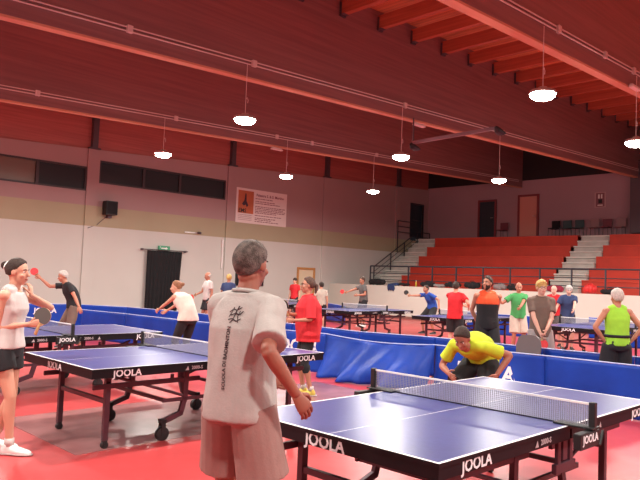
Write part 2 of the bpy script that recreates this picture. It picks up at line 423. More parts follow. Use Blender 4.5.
for x, y, z, lab in LAMPS:
    off = bz(x)+.30-z
    e = empty('pendant_lamp', (x, y, z), label=lab or 'round lamp hanging outside the picture at x %.0f y %.0f' % (x, y), cat='lamp', group='round pendant lamps')
    if lab is None: e['label'] = 'unseen hall lamp outside the view, %s' % ('row %d, place %d' % (round(y), round(x)))
    lamp_parts(e, off)
    L = bpy.data.lights.new('lamp_light', 'AREA'); L.shape = 'DISK'; L.size = .40; L.energy = LW; L.color = (1, .95, .87)
    lo = bpy.data.objects.new('lamp_light', L); C.objects.link(lo); lo.parent = e; lo.location = (0, 0, -.115)
    P = bpy.data.lights.new('lamp_spill', 'POINT'); P.shadow_soft_size = .12; P.energy = LW*.10; P.color = (1, .95, .87)
    po = bpy.data.objects.new('lamp_spill', P); C.objects.link(po); po.parent = e; po.location = (0, 0, -.2)

# emergency lights
for x, y, z, lab in ((13.95, 11.18, 5.88, 'beside the middle lamp'), (14.0, 17.26, 5.90, 'on the far left beam'), (14.4, 5.55, 6.03, 'at the right edge of the picture')):
    e = empty('emergency_light', (x, y, z), label='flat pale emergency light under the roof beam '+lab, cat='lamp', group='emergency lights')
    bm = B(); box(bm, (-.22, -.07, -.05), (.22, .05, .0), .012); obj('diffuser', bm, M['emer'], e)
    bm = B(); box(bm, (-.2, -.03, .0), (.2, .04, .035)); obj('base', bm, M['conduit'], e)
# cross arm with floodlights
e = empty('cross_arm', (13.6, 11.1, 5.27), label='dark steel cross arm with a black floodlight at each end under the middle beam', cat='light bracket')
bm = B(); box(bm, (-.035, -2.55, .0), (.035, .0, .08), M=Matrix.Rotation(R(-1.2), 4, 'X')); obj('bar', bm, mat('arm_paint', (.22, .13, .15), .5), e)
bm = B(); tube(bm, [(0, -.02, .06), (0, -.02, bz(13.6)-5.27+.02)], .02, 8, cap=0); obj('hanger_rod', bm, M['darksteel'], e)
for yy, zz in ((.0, -.08), (-2.6, .02)):
    bm = B(); tube(bm, [(-.06, yy, zz+.08), (.02, yy, zz+.03), (.2, yy, zz-.03)], [(.04, .05), (.09, .08), (.13, .05)], 12, side=(0, 1, 0)); obj('floodlight', bm, M['black'], e)

# ------------------------------------------------------------------ wall fittings on the left wall
e = empty('wall_speaker', (11.2, WY, 3.62), label='black loudspeaker on a bracket high on the left wall', cat='speaker')
bm = B(); box(bm, (-.27, -.42, .02), (.16, -.10, .52), .02); obj('cabinet', bm, M['black'], e)
bm = B(); box(bm, (-.24, -.435, .06), (.13, -.42, .48)); obj('grille', bm, M['blackcloth'], e)
bm = B(); box(bm, (-.08, -.16, -.08), (.08, -.0, .06), .01); tube(bm, [(-.1, -.05, -.05), (-.4, -.03, -.35), (-.75, -.08, -.5)], .012, 6); obj('bracket', bm, M['darksteel'], e)

e = empty('wall_banner', (16.8, WY-.02, 3.9), label='pinkish white banner with orange picture panel on the left wall', cat='banner')
bw, bh = 2.8, 1.5
bm = B(); box(bm, (0, -.012, 0), (bw, .0, bh)); obj('sheet', bm, mat('banner_white', (.80, .70, .68), .6), e)
bm = B(); box(bm, (.1, -.016, .42), (.92, -.012, bh-.1)); obj('picture_panel', bm, mat('banner_orange', (.55, .16, .07), .6, var=.15, vscale=3), e)
bm = B()
poly(bm, [(.30, -.019, .82), (.42, -.019, .98), (.46, -.019, 1.28), (.52, -.019, 1.28), (.54, -.019, .95), (.64, -.019, .78), (.56, -.019, .68), (.50, -.019, .80), (.40, -.019, .74)])
obj('figure_emblem', bm, mat('banner_ink', (.05, .02, .04), .6), e)
ink = mat('banner_text', (.22, .07, .10), .6); Mt = lambda x, z: Matrix.Translation((x, -.018, z)) @ Matrix.Rotation(R(90), 4, 'X')
text('logo_text', 'EMS', .24, Mt(.34, .53), M['black'], e)
text('title_text', 'Palestra S. & S. Martino', .165, Mt(1.84, 1.27), ink, e)
bm = B(); random.seed(9)
for k, (z, w) in enumerate(((1.10, .9), (.98, 1.1), (.90, 1.3), (.76, 1.6), (.69, 1.5), (.62, 1.65), (.55, 1.55), (.48, 1.2), (.36, 1.5), (.25, 1.0), (.18, .9), (.10, 1.3))):
    x = 1.02
    while x < 1.02+w:
        l = random.uniform(.05, .17); box(bm, (x, -.016, z), (min(x+l, bw-.08), -.012, z+.032)); x += l+.035
for z in (.34, .27, .2, .13):
    box(bm, (.12, -.016, z), (.85, -.012, z+.012))
obj('lettering', bm, ink, e)

e = empty('exit_sign', (13.5, WY, 2.47), label='small green exit sign above the black curtain', cat='sign')
bm = B(); box(bm, (-.24, -.09, .02), (.24, -.01, .20), .01); obj('case', bm, M['green'], e)
bm = B(); box(bm, (-.14, -.096, .085), (.05, -.091, .125)); poly(bm, [(.05, -.096, .05), (.15, -.096, .105), (.05, -.096, .16)]); ell(bm, (-.18, -.092, .15), (.02, .005, .02)); obj('symbol', bm, M['white'], e)

# curtain over doorway
d = empty('black_curtain', (12.75, WY-.15, 0), label='black cloth curtain hanging over a doorway in the left wall', cat='curtain')
bm = B(); n = 70; rows = 10; g = []
for j in range(rows+1):
    t = j/rows; z = 2.42*(1-t)+.05
    g.append([bm.verts.new((k/n*(1.50-.12*t)+.0, .035*math.sin(k*.9+.6*math.sin(k*.13)*3)*(.5+.5*t), z)) for k in range(n+1)])
for a, b2 in zip(g, g[1:]):
    for k in range(n): bm.faces.new((a[k], a[k+1], b2[k+1], b2[k]))
q = obj('cloth', bm, M['blackcloth'], d, True, fix=False); md = q.modifiers.new('s', 'SOLIDIFY'); md.thickness = .008
bm = B(); tube(bm, [(-.25, 0, 2.5), (1.75, 0, 2.5)], .018, 8); box(bm, (-.2, 0, 2.46), (-.16, .15, 2.53)); box(bm, (1.66, 0, 2.46), (1.70, .15, 2.53)); obj('rod', bm, M['darksteel'], d)

# wooden door on the left wall
d = empty('door_4', (20.4, WY, 0)); d['kind'] = 'structure'
bm = B(); box(bm, (.08, -.03, 0), (1.0, -.004, 2.02)); obj('door_panel', bm, M['doorpanel'], d)
bm = B(); box(bm, (0, -.07, 0), (.08, -.004, 2.12)); box(bm, (1.0, -.07, 0), (1.10, -.004, 2.12)); box(bm, (.08, -.07, 2.02), (1.0, -.004, 2.12)); obj('door_frame', bm, M['orangewood'], d)
bm = B(); tube(bm, [(.9, -.03, 1.0), (.9, -.08, 1.0), (.78, -.08, 1.0)], .012, 8); obj('door_handle', bm, M['steel'], d)
# black board
e = empty('notice_board', (16.95, WY, 1.2), label='black board on the left wall behind the neck of the man in white', cat='board')
bm = B(); box(bm, (0, -.05, 0), (1.5, 0, .78), .01); obj('panel', bm, M['black'], e)
bm = B(); box(bm, (.05, -.055, .04), (1.45, -.05, .74)); obj('face', bm, M['blackcloth'], e)
# white pipe and small camera
bm = B(); tube(bm, [(16.2, WY-.05, 1.9), (16.2, WY-.05, 3.1)], .035, 8); setp(obj('wall_pipe', bm, M['white']), 'short white vertical pipe on the left wall below the banner', 'pipe')
e = empty('wall_camera', (14.9, WY, 3.26), label='small grey camera box on the beige wall stripe', cat='camera')
bm = B(); box(bm, (-.5, -.03, 0), (.1, 0, .05)); obj('cable_trunk', bm, M['steel'], e)
bm = B(); tube(bm, [(.1, -.05, .04), (.1, -.22, .02)], .05, 10); obj('camera_body', bm, M['darksteel'], e)
# poster on the back wall
e = empty('wall_poster', (BX, 12.9, 5.42), label='small dark framed poster with white marks high on the back wall', cat='poster')
bm = B(); box(bm, (-.03, 0, 0), (-.005, .55, .72)); obj('backing', bm, mat('poster_edge', (.5, .35, .36), .6), e)
bm = B(); box(bm, (-.034, .07, .04), (-.03, .48, .68)); obj('sheet', bm, mat('poster_sheet', (.25, .10, .12), .6), e)
bm = B(); box(bm, (-.037, .30, .42), (-.034, .38, .62)); box(bm, (-.037, .17, .42), (-.034, .24, .62)); box(bm, (-.037, .15, .08), (-.034, .40, .13)); obj('marks', bm, M['white'], e)
bm = B(); box(bm, (-.035, .18, .2), (-.0345, .36, .38)); obj('dark_marks', bm, M['black'], e)

# ------------------------------------------------------------------ bleachers
FW = 22.5; TZ = 1.42
bm = B(); box(bm, (FW, -6, 0), (FW+.42, WY-.01, TZ)); struct('wall_front_low', bm, M['lowwall'])
bm = B(); box(bm, (FW-.012, -6, 0), (FW-.002, WY-.01, .12)); struct('baseboard_front_low', bm, mat('skirting', (.25, .12, .10), .6))
X0, X1, Z0, ZT, NR = 26.1, 29.5, 1.42, 4.02, 5
tr = (X1-X0)/NR; rs = (ZT-Z0)/NR
SR = (12.15, 13.60); SL = (21.75, WY-.02)
bm = B(); box(bm, (FW+.42, -6, .9), (X0, WY-.01, 1.0)); struct('floor_walkway', bm, M['shade_walkway'])
def seatrow(k, y0, y1, name):
    e = empty('bleacher_row', (0, 0, 0), label='long red bleacher bench row, %s from the bottom, %s' % (('lowest', 'second', 'third', 'fourth', 'fifth')[k], name), cat='bench', group='bleacher rows '+name)
    x = X0+k*tr; z = Z0+k*rs
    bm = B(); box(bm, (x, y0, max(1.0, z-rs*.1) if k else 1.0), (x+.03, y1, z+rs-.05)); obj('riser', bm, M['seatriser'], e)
    bm = B(); box(bm, (x-.03, y0, z+rs-.05), (x+tr-.005, y1, z+rs), .008); obj('bench_top', bm, M['seat'], e)
for k in range(NR):
    seatrow(k, SR[1]+.02, SL[0]-.02, 'between the two white stairs')
    seatrow(k, -6, SR[0]-.02, 'right of the right-hand stair')
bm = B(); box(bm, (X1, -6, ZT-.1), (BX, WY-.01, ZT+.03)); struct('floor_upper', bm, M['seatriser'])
for (y0, y1), lab in ((SR, 'right-hand white stair up through the red bleachers'), (SL, 'left-hand white stair up the bleachers against the wall')):
    e = empty('bleacher_stair', (0, 0, 0), label=lab, cat='stairs', group='white stairs in the bleachers')
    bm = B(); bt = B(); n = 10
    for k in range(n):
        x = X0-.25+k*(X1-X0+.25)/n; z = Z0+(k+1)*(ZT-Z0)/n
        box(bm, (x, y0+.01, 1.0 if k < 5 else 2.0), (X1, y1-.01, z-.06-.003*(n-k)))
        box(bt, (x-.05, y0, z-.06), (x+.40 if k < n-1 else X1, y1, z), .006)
    obj('stair_body', bm, mat('step_riser_shaded', (.68, .65, .60), .8, var=.15, vscale=3), e); obj('stair_treads', bt, M['step'], e)  # riser colour kept darker than the treads to stand for shade

# railing on the low wall
e = empty('front_railing', (FW+.385, 0, TZ), label='long dark metal railing on the low white wall before the bleachers', cat='railing')
def bar(bm, a, b2, r=.02): tube(bm, [a, b2], r, 8, cap=0)
H = .88
for z, n in ((H, 'top_rail'), (.56, 'middle_rail'), (.26, 'lower_rail')):
    bm = B(); bar(bm, (0, -6, z), (0, 20.95, z), .03 if z == H else .018); obj(n, bm, M['rail'], e)
for y in (20.95, 18.67, 17.35, 16.11, 14.8, 13.56, 12.29, 11.02, 9.76, 8.56, 7.3, 6.0, 4.8, 3.5):
    bm = B(); box(bm, (-.025, y-.025, 0), (.025, y+.025, H)); obj('post', bm, M['rail'], e)
# stair handrail at left
e = empty('stair_railing', (0, 0, 0), label='dark metal handrail climbing beside the left-hand stair to the high door', cat='railing')
for (xa, za, xb, zb), y in (((25.5, 2.35, 29.0, 4.40), 23.1),):
    for dz in (0, -.26, -.5):
        bm = B(); tube(bm, [(xa, y, za+dz), (xb, y, zb+dz), (BX-.1, y, zb+dz)], .028 if dz == 0 else .016, 8); obj('rail_bar', bm, M['rail'], e)
    for x in (25.5, 26.8, 27.9, 29.0, BX-.1):
        zt = za+(zb-za)*min(1, (x-xa)/(xb-xa)); zf = 1.0 if x < X0-.3 else min(ZT, Z0+(ZT-Z0)*(x-X0)/(X1-X0))
        bm = B(); box(bm, (x-.022, y-.022, zf), (x+.022, y+.022, zt)); obj('post', bm, M['rail'], e)
e = empty('landing_railing', (0, 0, 0), label='short dark railing across the landing left of the high dark door', cat='railing')
for z in (4.9, 4.6, 4.3):
    bm = B(); bar(bm, (27.3, WY-.2, z), (28.55, WY-.2, z)); obj('rail_bar', bm, M['rail'], e)
bm = B(); box(bm, (27.28, WY-.22, 3.2), (27.32, WY-.18, 4.9)); obj('post', bm, M['rail'], e)

# chairs at the top of the bleachers
def plastic_chair(mt, lab, y, x=BX-.4):
    e = empty('stadium_chair', (x, y, ZT+.03), R(180), label=lab, cat='chair', group='chairs along the back wall')
    bm = B(); box(bm, (-.22, -.22, .38), (.22, .22, .42), .015); obj('seat', bm, mt, e)
    bm = B(); box(bm, (-.24, -.22, .42), (-.20, .22, .80), .015); obj('backrest', bm, mt, e)
    for sx in (-1, 1):
        for sy in (-1, 1):
            bm = B(); tube(bm, [(sx*.19, sy*.19, .38), (sx*.21, sy*.21, 0)], .014, 6, cap=0); obj('leg', bm, M['darksteel'], e)
cm = {'k': M['blackcloth'], 't': mat('chair_teal', (.03, .07, .08), .5), 'p': mat('chair_pinkgrey', (.30, .19, .20), .6), 'r': mat('chair_maroon', (.18, .04, .06), .6)}
for y, c, l in ((15.3, 'k', 'black chair against the back wall, first after the salmon door'), (14.72, 't', 'dark teal chair left of the pale ones on the back wall'), (14.1, 't', 'dark teal chair second of the teal pair'),
                (13.35, 'p', 'pinkish grey chair at the head of the right stair'), (12.75, 'r', 'maroon chair between two pinkish grey chairs'), (12.1, 'p', 'pinkish grey chair nearest the dark pillar'),
                (18.2, 'r', 'maroon chair between the two doors of the back wall')):
    plastic_chair(cm[c], l, y)

# bags and jackets on the low wall
def lump(name, y, w, h, m, lab, cat, depth=.16, z=TZ, x=FW+.17, hang=0, gp='bags and clothes on the low wall'):
    bm = B(); rnd = random.Random(int(y*100))
    for k in range(5):
        t = (k-2)/2.6
        ell(bm, (rnd.uniform(-.03, .03), t*w*.5, h*.42+rnd.uniform(-.02, .02)), (depth*.8, w*.2, h*(.5-.12*abs(t))))
    if hang:
        for k in range(3): ell(bm, (-.21, (k-1)*w*.22, -hang*.3), (.022, w*.14, hang*.5)); ell(bm, (-.11, (k-1)*w*.2, .04), (.12, w*.14, .035))
    me = remesh(bm, .018, 3); wrinkle(me, .018, 14, y)
    zmin = min(v.co.z for v in me.vertices) if not hang else 0
    o = obj('body' if cat == 'bag' else 'cloth', me, m, None, True)
    e = empty(name, (x, y, z-zmin), label=lab, cat=cat, group=gp); o.parent = e
    if cat == 'bag':
        bm = B(); tube(bm, [(-.02, -w*.2, h*.75), (-.02, -w*.12, h*1.0), (-.02, w*.12, h*1.0), (-.02, w*.2, h*.75)], .012, 6); obj('handle', bm, m, e, True)
    return e
darkb = M['blackcloth']; navy = mat('navy_cloth', (.02, .04, .13), .85, bump=.3); redb = mat('red_bag', (.66, .03, .03), .5); greyb = mat('grey_cloth', (.25, .22, .22), .9, bump=.3); maro = mat('maroon_cloth', (.30, .02, .05), .8)
lump('sports_bag', 20.3, .85, .30, darkb, 'black sports bag on the low wall at the foot of the left stair', 'bag')
lump('jacket', 19.3, .6, .14, navy, 'navy jacket draped over the low white wall', 'jacket', hang=.3)
lump('jacket', 18.7, .5, .12, darkb, 'dark jacket lying beside the draped navy jacket', 'jacket')
lump('sports_bag', 17.4, .7, .24, darkb, 'black bag on the low wall above the blue-shirted player', 'bag')
lump('jacket', 16.78, .5, .14, greyb, 'grey jacket between black bags on the low wall', 'jacket')
lump('sports_bag', 16.1, .7, .22, darkb, 'black bag left of the red-shirted player on the low wall', 'bag')
lump('backpack', 15.15, .62, .30, darkb, 'black backpack on the low wall left of the bearded man', 'bag')
lump('sports_bag', 13.85, .5, .24, greyb, 'grey bag right of the bearded man on the low wall', 'bag')
lump('sports_bag', 13.3, .4, .22, darkb, 'small black bag between grey bag and green-shirted man', 'bag')
lump('jacket', 11.55, .6, .26, maro, 'maroon jacket on the low wall by the right stair', 'jacket')
lump('shopping_bag', 10.2, .42, .36, redb, 'bright red bag on the low wall', 'bag')
lump('sports_bag', 9.5, .6, .2, darkb, 'black bag right of the bright red bag', 'bag')
# yellow bottle
for y, c in ((18.05, (.6, .45, .05)),):
    e = empty('drink_bottle', (FW+.17, y, TZ), label='small yellow bottle standing on the low wall', cat='bottle')
    bm = B(); tube(bm, [(0, 0, .0), (0, 0, .16), (0, 0, .21), (0, 0, .24)], [.035, .035, .016, .016], 10, cap=0); obj('bottle_body', bm, mat('bottle_yellow', c, .3), e, True)
    bm = B(); tube(bm, [(0, 0, .24), (0, 0, .27)], .018, 10, cap=0); obj('cap', bm, M['white'], e)

# ------------------------------------------------------------------ table tennis tables
def make_table():
    """long axis X 0..2.74, short axis Y 0..1.525, playing surface z .76"""
    e = empty('table_tennis_table', (0, 0, 0))
    Lx, Wy, Z = 2.74, 1.525, .76
    for h in (0, 1):
        bm = B(); xa = h*1.372+(.001 if h else 0); xb = 1.369 if h == 0 else Lx
        xs = [xa, xa+.02, xb] if h == 0 else [xa, xb-.02, xb]
        ys = [0, .02, Wy/2-.003, Wy/2+.003, Wy-.02, Wy]
        g = [[bm.verts.new((x, y, Z)) for y in ys] for x in xs]
        for i in range(2):
            for j in range(5):
                f = bm.faces.new((g[i][j], g[i+1][j], g[i+1][j+1], g[i][j+1]))
                edge = (h == 0 and i == 0) or (h == 1 and i == 1)
                f.material_index = 1 if (edge or j in (0, 2, 4)) else 0
        c1 = [g[0][0], g[-1][0], g[-1][-1], g[0][-1]]
        lo = [[bm.verts.new((x, y, Z-.022)) for y in (0, Wy)] for x in (xa, xb)]
        bm.faces.new([g[i][0] for i in range(3)]+[lo[1][0], lo[0][0]]).material_index = 2
        bm.faces.new([g[i][-1] for i in range(3)]+[lo[1][1], lo[0][1]]).material_index = 2
        bm.faces.new([g[0][j] for j in range(6)]+[lo[0][1], lo[0][0]]).material_index = 2
        bm.faces.new([g[-1][j] for j in range(6)]+[lo[1][1], lo[1][0]]).material_index = 2
        bm.faces.new((lo[0][0], lo[0][1], lo[1][1], lo[1][0])).material_index = 2
        obj('tabletop', bm, [M['tabletop'], M['line'], M['apron']], e)
        bm = B(); t = .03; z0, z1 = Z-.085, Z-.022; i = .006
        a, b2 = (xa+i, xb-.01) if h == 0 else (xa+.01, xb-i)
        box(bm, (a, i, z0), (b2, i+t, z1)); box(bm, (a, Wy-i-t, z0), (b2, Wy-i, z1))
        for xx in (a, b2-t): box(bm, (xx, i+t, z0), (xx+t, Wy-i-t, z1))
        box(bm, ((a+b2)/2-.02, i+t, z0), ((a+b2)/2+.02, Wy-i-t, z1))
        obj('apron', bm, M['apron'], e)
    W = M['whiteprint']; zt = Z-.052; s = .088
    # logos: short ends, long sides
    text('logo', 'JOOLA', s*1.15, frameM((.004, Wy/2+.02, zt), (0, -1, 0), (0, 0, 1)), W, e)
    text('logo', 'JOOLA', s*1.15, frameM((Lx-.004, Wy/2, zt), (0, 1, 0), (0, 0, 1)), W, e)
    for y, d in ((.004, 1), (Wy-.004, -1)):
        for x in (.33, Lx-.27): text('logo', 'JOOLA', s, frameM((x, y, zt), (d, 0, 0), (0, 0, 1)), W, e)
        for x in (1.16, 1.60):
            text('model_mark', '2000-S', .045, frameM((x-.11 if x < 1.37 else x+.05, y, zt), (d, 0, 0), (0, 0, 1)), M['greyprint'], e)
            bm = B(); xx = x-.22 if x < 1.37 else x+.19; k = .02
            poly(bm, [(xx-k, y-.0012*d, zt-.02), (xx+k, y-.0012*d, zt-.02), (xx+.3*k, y-.0012*d, zt+.02)]); obj('emblem', bm, M['greyprint'], e)
    # outer legs with castors
    for x in (.28, Lx-.28):
        for y in (.27, Wy-.27):
            bm = B(); box(bm, (x-.024, y-.024, .07), (x+.024, y+.024, Z-.03), .004)
            l = obj('leg', bm, M['legmetal'], e)
            bm = B(); tube(bm, [(x, y-.018, .032), (x, y+.018, .032)], .032, 14, cap=.1); box(bm, (x-.018, y-.026, .03), (x+.018, y+.026, .075), .004); obj('castor', bm, M['rubber'], l)
        bm = B(); box(bm, (x-.016, .27, .40), (x+.016, Wy-.27, .44), .003); obj('end_crossbar', bm, M['legmetal'], e)
        bm = B(); box(bm, (x-.016, .10, Z-.125), (x+.016, Wy-.10, Z-.085), .003); obj('upper_crossbar', bm, M['legmetal'], e)
    for y in (.22, Wy-.22):
        for s in (-1, 1):
            c = 1.37
            # long side rail, with small lugs
            bm = B(); x0, x1 = (.12, 1.22) if s < 0 else (1.52, Lx-.12)
            box(bm, (x0, y-.014, .545), (x1, y+.014, .59), .003)
            for q in (.35, .72): box(bm, (x0+(x1-x0)*q-.014, y-.012, .59), (x0+(x1-x0)*q+.014, y+.012, .63), .002)
            obj('side_rail', bm, M['legmetal'], e)
            # inner leg, bent to its large wheel
            bm = B(); xt = c+s*.30; xw = c+s*.54; yw = y+(.05 if y < .7 else -.05)
            pts = [(xt, y, Z-.03), (xt+s*.01, y, .38), (xt+s*.05, y, .24), (xw-s*.02, y, .185)]
            for a, b2 in zip(pts, pts[1:]):
                a, b2 = V(a), V(b2); dd = (b2-a).normalized(); L_ = (b2-a).length
                Mx = Matrix.Translation(a) @ frameM((0, 0, 0), dd, (0, 1, 0)); box(bm, (-.014, -.018, -.026), (L_+.014, .018, .026), .003, M=Mx)
            tube(bm, [(xt, y, .40), (c+s*.98, y, .63)], .014, 8)
            l = obj('inner_leg', bm, M['legmetal'], e)
            bm = B(); tube(bm, [(xw, y-.022, .065), (xw, y+.022, .065)], .065, 22, cap=.08); obj('wheel', bm, M['rubber'], l)
            bm = B(); box(bm, (xw-.022, y-.032, .05), (xw+.022, y-.024, .20), .003); box(bm, (xw-.022, y+.024, .05), (xw+.022, y+.032, .20), .003); box(bm, (xw-.03, y-.032, .165), (xw+.03, y+.032, .205), .003); obj('wheel_fork', bm, M['rubber'], l)
        bm = B(); box(bm, (1.37-.55, y-.012, .36), (1.37+.55, y+.012, .395), .003); obj('undercarriage_rail', bm, M['legmetal'], e)
        # folding latch plate at mid table
        bm = B(); yy = .05 if y < .7 else Wy-.05
        box(bm, (1.27, yy-.012, .50), (1.31, yy+.012, Z-.08), .004); box(bm, (1.43, yy-.012, .50), (1.47, yy+.012, Z-.08), .004)
        box(bm, (1.24, yy-.016, .47), (1.50, yy+.016, .53), .006); box(bm, (1.34, yy-.01, .54), (1.40, yy+.01, .66), .004); obj('latch', bm, M['legmetal'], e)
    for x in (1.37-.52, 1.37+.52):
        bm = B(); box(bm, (x-.014, .22, .36), (x+.014, Wy-.22, .395), .003); obj('undercarriage_crossbar', bm, M['legmetal'], e)
    # net, posts, clamps
    bm = B(); poly(bm, [(1.37, -.14, Z+.004), (1.37, Wy+.14, Z+.004), (1.37, Wy+.14, Z+.142), (1.37, -.14, Z+.142)])
    nt = obj('net', bm, M['net'], e)
    bm = B(); box(bm, (1.366, -.145, Z+.138), (1.374, Wy+.145, Z+.1525), .002); obj('net_tape', bm, M['tape'], nt)
    bm = B(); box(bm, (1.368, -.14, Z+.001), (1.372, Wy+.14, Z+.008)); obj('net_cord', bm, M['black'], nt)
    for sy, y in ((-1, -.1525), (1, Wy+.1525)):
        bm = B(); box(bm, (1.352, min(y, y-sy*.04), Z-.012), (1.388, max(y, y-sy*.04), Z+.158), .005); p = obj('net_post', bm, M['black'], nt)
        bm = B(); y0, y1 = (y-.005, .10) if sy < 0 else (Wy-.10, y+.005)
        box(bm, (1.315, y0, Z+.001), (1.425, y1, Z+.012), .003); box(bm, (1.17, min(y, y+sy*-.05), Z-.10), (1.43, max(y, y+sy*-.05), Z-.005), .006)
        tube(bm, [(1.40, (y0+y1)/2, Z-.09), (1.40, (y0+y1)/2, Z-.14)], .013, 10); tube(bm, [(1.43, y, Z-.10), (1.47, y, Z-.02)], .01, 8)
        obj('net_clamp', bm, M['black'], nt)
        text('clamp_mark', 'JOOLA', .066, frameM((1.30, y-.0015 if sy < 0 else y+.0015, Z-.045), (-sy, 0, 0), (0, 0, 1)), M['whiteprint'], nt)
    return e
T = make_table(); T.location = (2.581, 1.884, 0)
setp(T, 'large blue table in the right foreground, nearest to us', 'table tennis table', 'blue table tennis tables')
TABS = [((2.631, 5.60, 0), 'blue table left of the man in white t-shirt'),
        ((2.38, 8.72, 0), 'blue table at the far left, beside the white-haired player in black'),
        ((13.55, 5.80, 0), 'blue table at the right where two men lean'),
        ((13.35, 9.22, 0), 'blue table behind the bearded man in orange and black'),
        ((13.0, 12.6, 0), 'blue table in front of the grey-shirted man with red racket'),
        ((12.8, 16.2, 0), 'far dark table glimpsed left of the woman in red')]
for loc, lab in TABS:
    dup(T, loc, label=lab, cat='table tennis table', group='blue table tennis tables')
# tape lettering on the second table's net, facing the left
# ------------------------------------------------------------------ court barriers
def barrier(pts, lab, txt=None, drape=0.0, seed=0, group='blue court barriers', h=.68, n=16, lean=0.0):
    """one panel from a to b; cloth over a thin tubular frame"""
    a, b = V((*pts[0], 0)), V((*pts[1], 0)); L_ = (b-a).length
    rz = math.atan2(b.y-a.y, b.x-a.x)
    e = empty('court_barrier', a, rz, label=lab, cat='barrier', group=group)
    rnd = random.Random(seed)
    bm = B(); nx, nz = max(12, int(L_*16)), 12; gr = []
    for i in range(nx+1):
        u = i/nx; col = []
        for j in range(nz+1):
            t = j/nz; x = u*L_*.996+.002*L_; z = .02+(h-.02)*t
            w = noise.noise(V((x*2.2+seed*7.1, z*1.6, seed)))*.02*(1-.6*t)
            y = .012+w
            if drape:
                w2 = noise.noise(V((x*3.0+seed, z*2.2+x*1.3, 3.3)))
                y += drape*(1-t)**1.3*(.5+.8*math.sin(u*math.pi))*(1+.7*w2)+.035*w2*(t < .97)
                z -= .05*math.sin(u*math.pi)*t*(1 if drape > .1 else 0)
            col.append(bm.verts.new((x, y, max(z, .006))))
        gr.append(col)
    for i in range(nx):
        for j in range(nz): bm.faces.new((gr[i][j], gr[i+1][j], gr[i+1][j+1], gr[i][j+1]))
    c = obj('cloth', bm, M['barrier'], e, True, fix=False); md = c.modifiers.new('s', 'SOLIDIFY'); md.thickness = .006; md.offset = 0
    bm = B(); sag = .05 if drape > .1 else 0
    tube(bm, [(0, .012, h)]+[(L_*k/8, .012+ (drape*0), h-sag*math.sin(math.pi*k/8)) for k in range(1, 8)]+[(L_, .012, h)], .0085, 8); obj('top_rod', bm, M['rod'], e, True)
    for x in (.02, L_-.02):
        bm = B(); tube(bm, [(x, -.02, h-.01), (x, -.02, .02)], .011, 8); obj('post', bm, M['darksteel'], e)
        bm = B(); tube(bm, [(x, -.02, .02), (x, -.2, .012)], .011, 8); tube(bm, [(x, -.02, .02), (x, .08, .012)], .011, 8); obj('foot', bm, M['darksteel'], e)
    if txt:
        s, x, z, size, flip = txt
        me = textmesh(s, size, size*.03, .001)
        # lay the letters onto the cloth
        for v in me.vertices:
            if flip: px, pz = x-v.co.x, z+v.co.y
            else: px, pz = x+v.co.x, z+v.co.y
            u = px/L_; t = (pz-.02)/(h-.02)
            w = noise.noise(V((px*2.2+seed*7.1, pz*1.6, seed)))*.02*(1-.6*t); y = .012+w
            if drape:
                w2 = noise.noise(V((px*3.0+seed, pz*2.2+px*1.3, 3.3)))
                y += drape*max(0, 1-t)**1.3*(.5+.8*math.sin(u*math.pi))*(1+.7*w2)+.035*w2
            v.co = V((px, y+.007+v.co.z, pz))
        obj('lettering', me, M['whiteprint'], e)
    return e
# front row, from the right of the picture to the left (local +y of a panel faces the camera side when it runs towards -Y)
GA, GB = 'front row of blue court barriers', 'rear row of blue court barriers'
A = [(8.42, 1.0), (8.40, 2.7), (8.34, 4.37), (8.12, 6.05), (7.92, 8.2), (7.62, 10.1), (7.38, 12.1), (7.28, 14.0), (7.05, 15.7)]
lt = {0: None, 1: None, 2: ('JOOLA', .86, .36, .30, 1), 3: None, 4: ('JOOLA', .62, .42, .32, 1), 5: None, 6: None, 7: None}
labs = ['blue cloth barrier panel cut by the right edge of the picture', 'blue barrier panel before the man in green vest', 'blue barrier panel behind the man in yellow with white lettering',
        'sagging rumpled blue barrier panel left of the man in yellow', 'blue barrier panel behind the legs of the woman in red', 'blue barrier panel hidden behind the man in white',
        'blue barrier panel the white-topped woman leans on', 'blue barrier panel left of the white-topped woman']
for i in range(8):
    barrier((A[i], A[i+1]), labs[i]+', front row', lt[i], drape=.42 if i == 3 else (.06 if i in (2, 4) else .0), seed=i+1, group=GA)
Bp = [(9.45, 1.6), (9.46, 3.6), (9.3, 4.9), (9.25, 6.9), (8.85, 8.3), (8.98, 10.3), (9.05, 12.2), (9.05, 14.1), (8.72, 16.7), (8.0, 18.25), (6.6, 18.6), (4.9, 18.7)]
bl = ['right of the man in green vest', 'beside the man in green vest', 'behind the grey-brown polo man', 'behind the man in yellow', 'behind the sagging panel', 'behind the woman in red', 'hidden by the man in white', 'right of the white-topped woman', 'left of the black curtain', 'right of the white-haired player in black', 'left of the white-haired player in black, lettered', 'at the left edge of the picture']
for i in range(11):
    barrier((Bp[i], Bp[i+1]), 'blue cloth barrier panel, rear row, '+bl[i], ('JOOLA', .75, .50, .18, 1) if i == 9 else None, seed=20+i, group=GB)
FB = [((16.9, 16.6), (18.6, 19.6), 'left of the grey-shirted player'), ((18.9, 9.6), (18.6, 12.6), 'behind the green-shirted man'), ((20.6, 8.0), (20.8, 9.4), 'behind the table of the two leaning men'), ((18.4, 5.6), (18.6, 7.6), 'right of the man in green vest far away')]
for i, (a, b2, l) in enumerate(FB):
    barrier((a, b2), 'far blue court barrier '+l, seed=40+i, group='far blue court barriers')

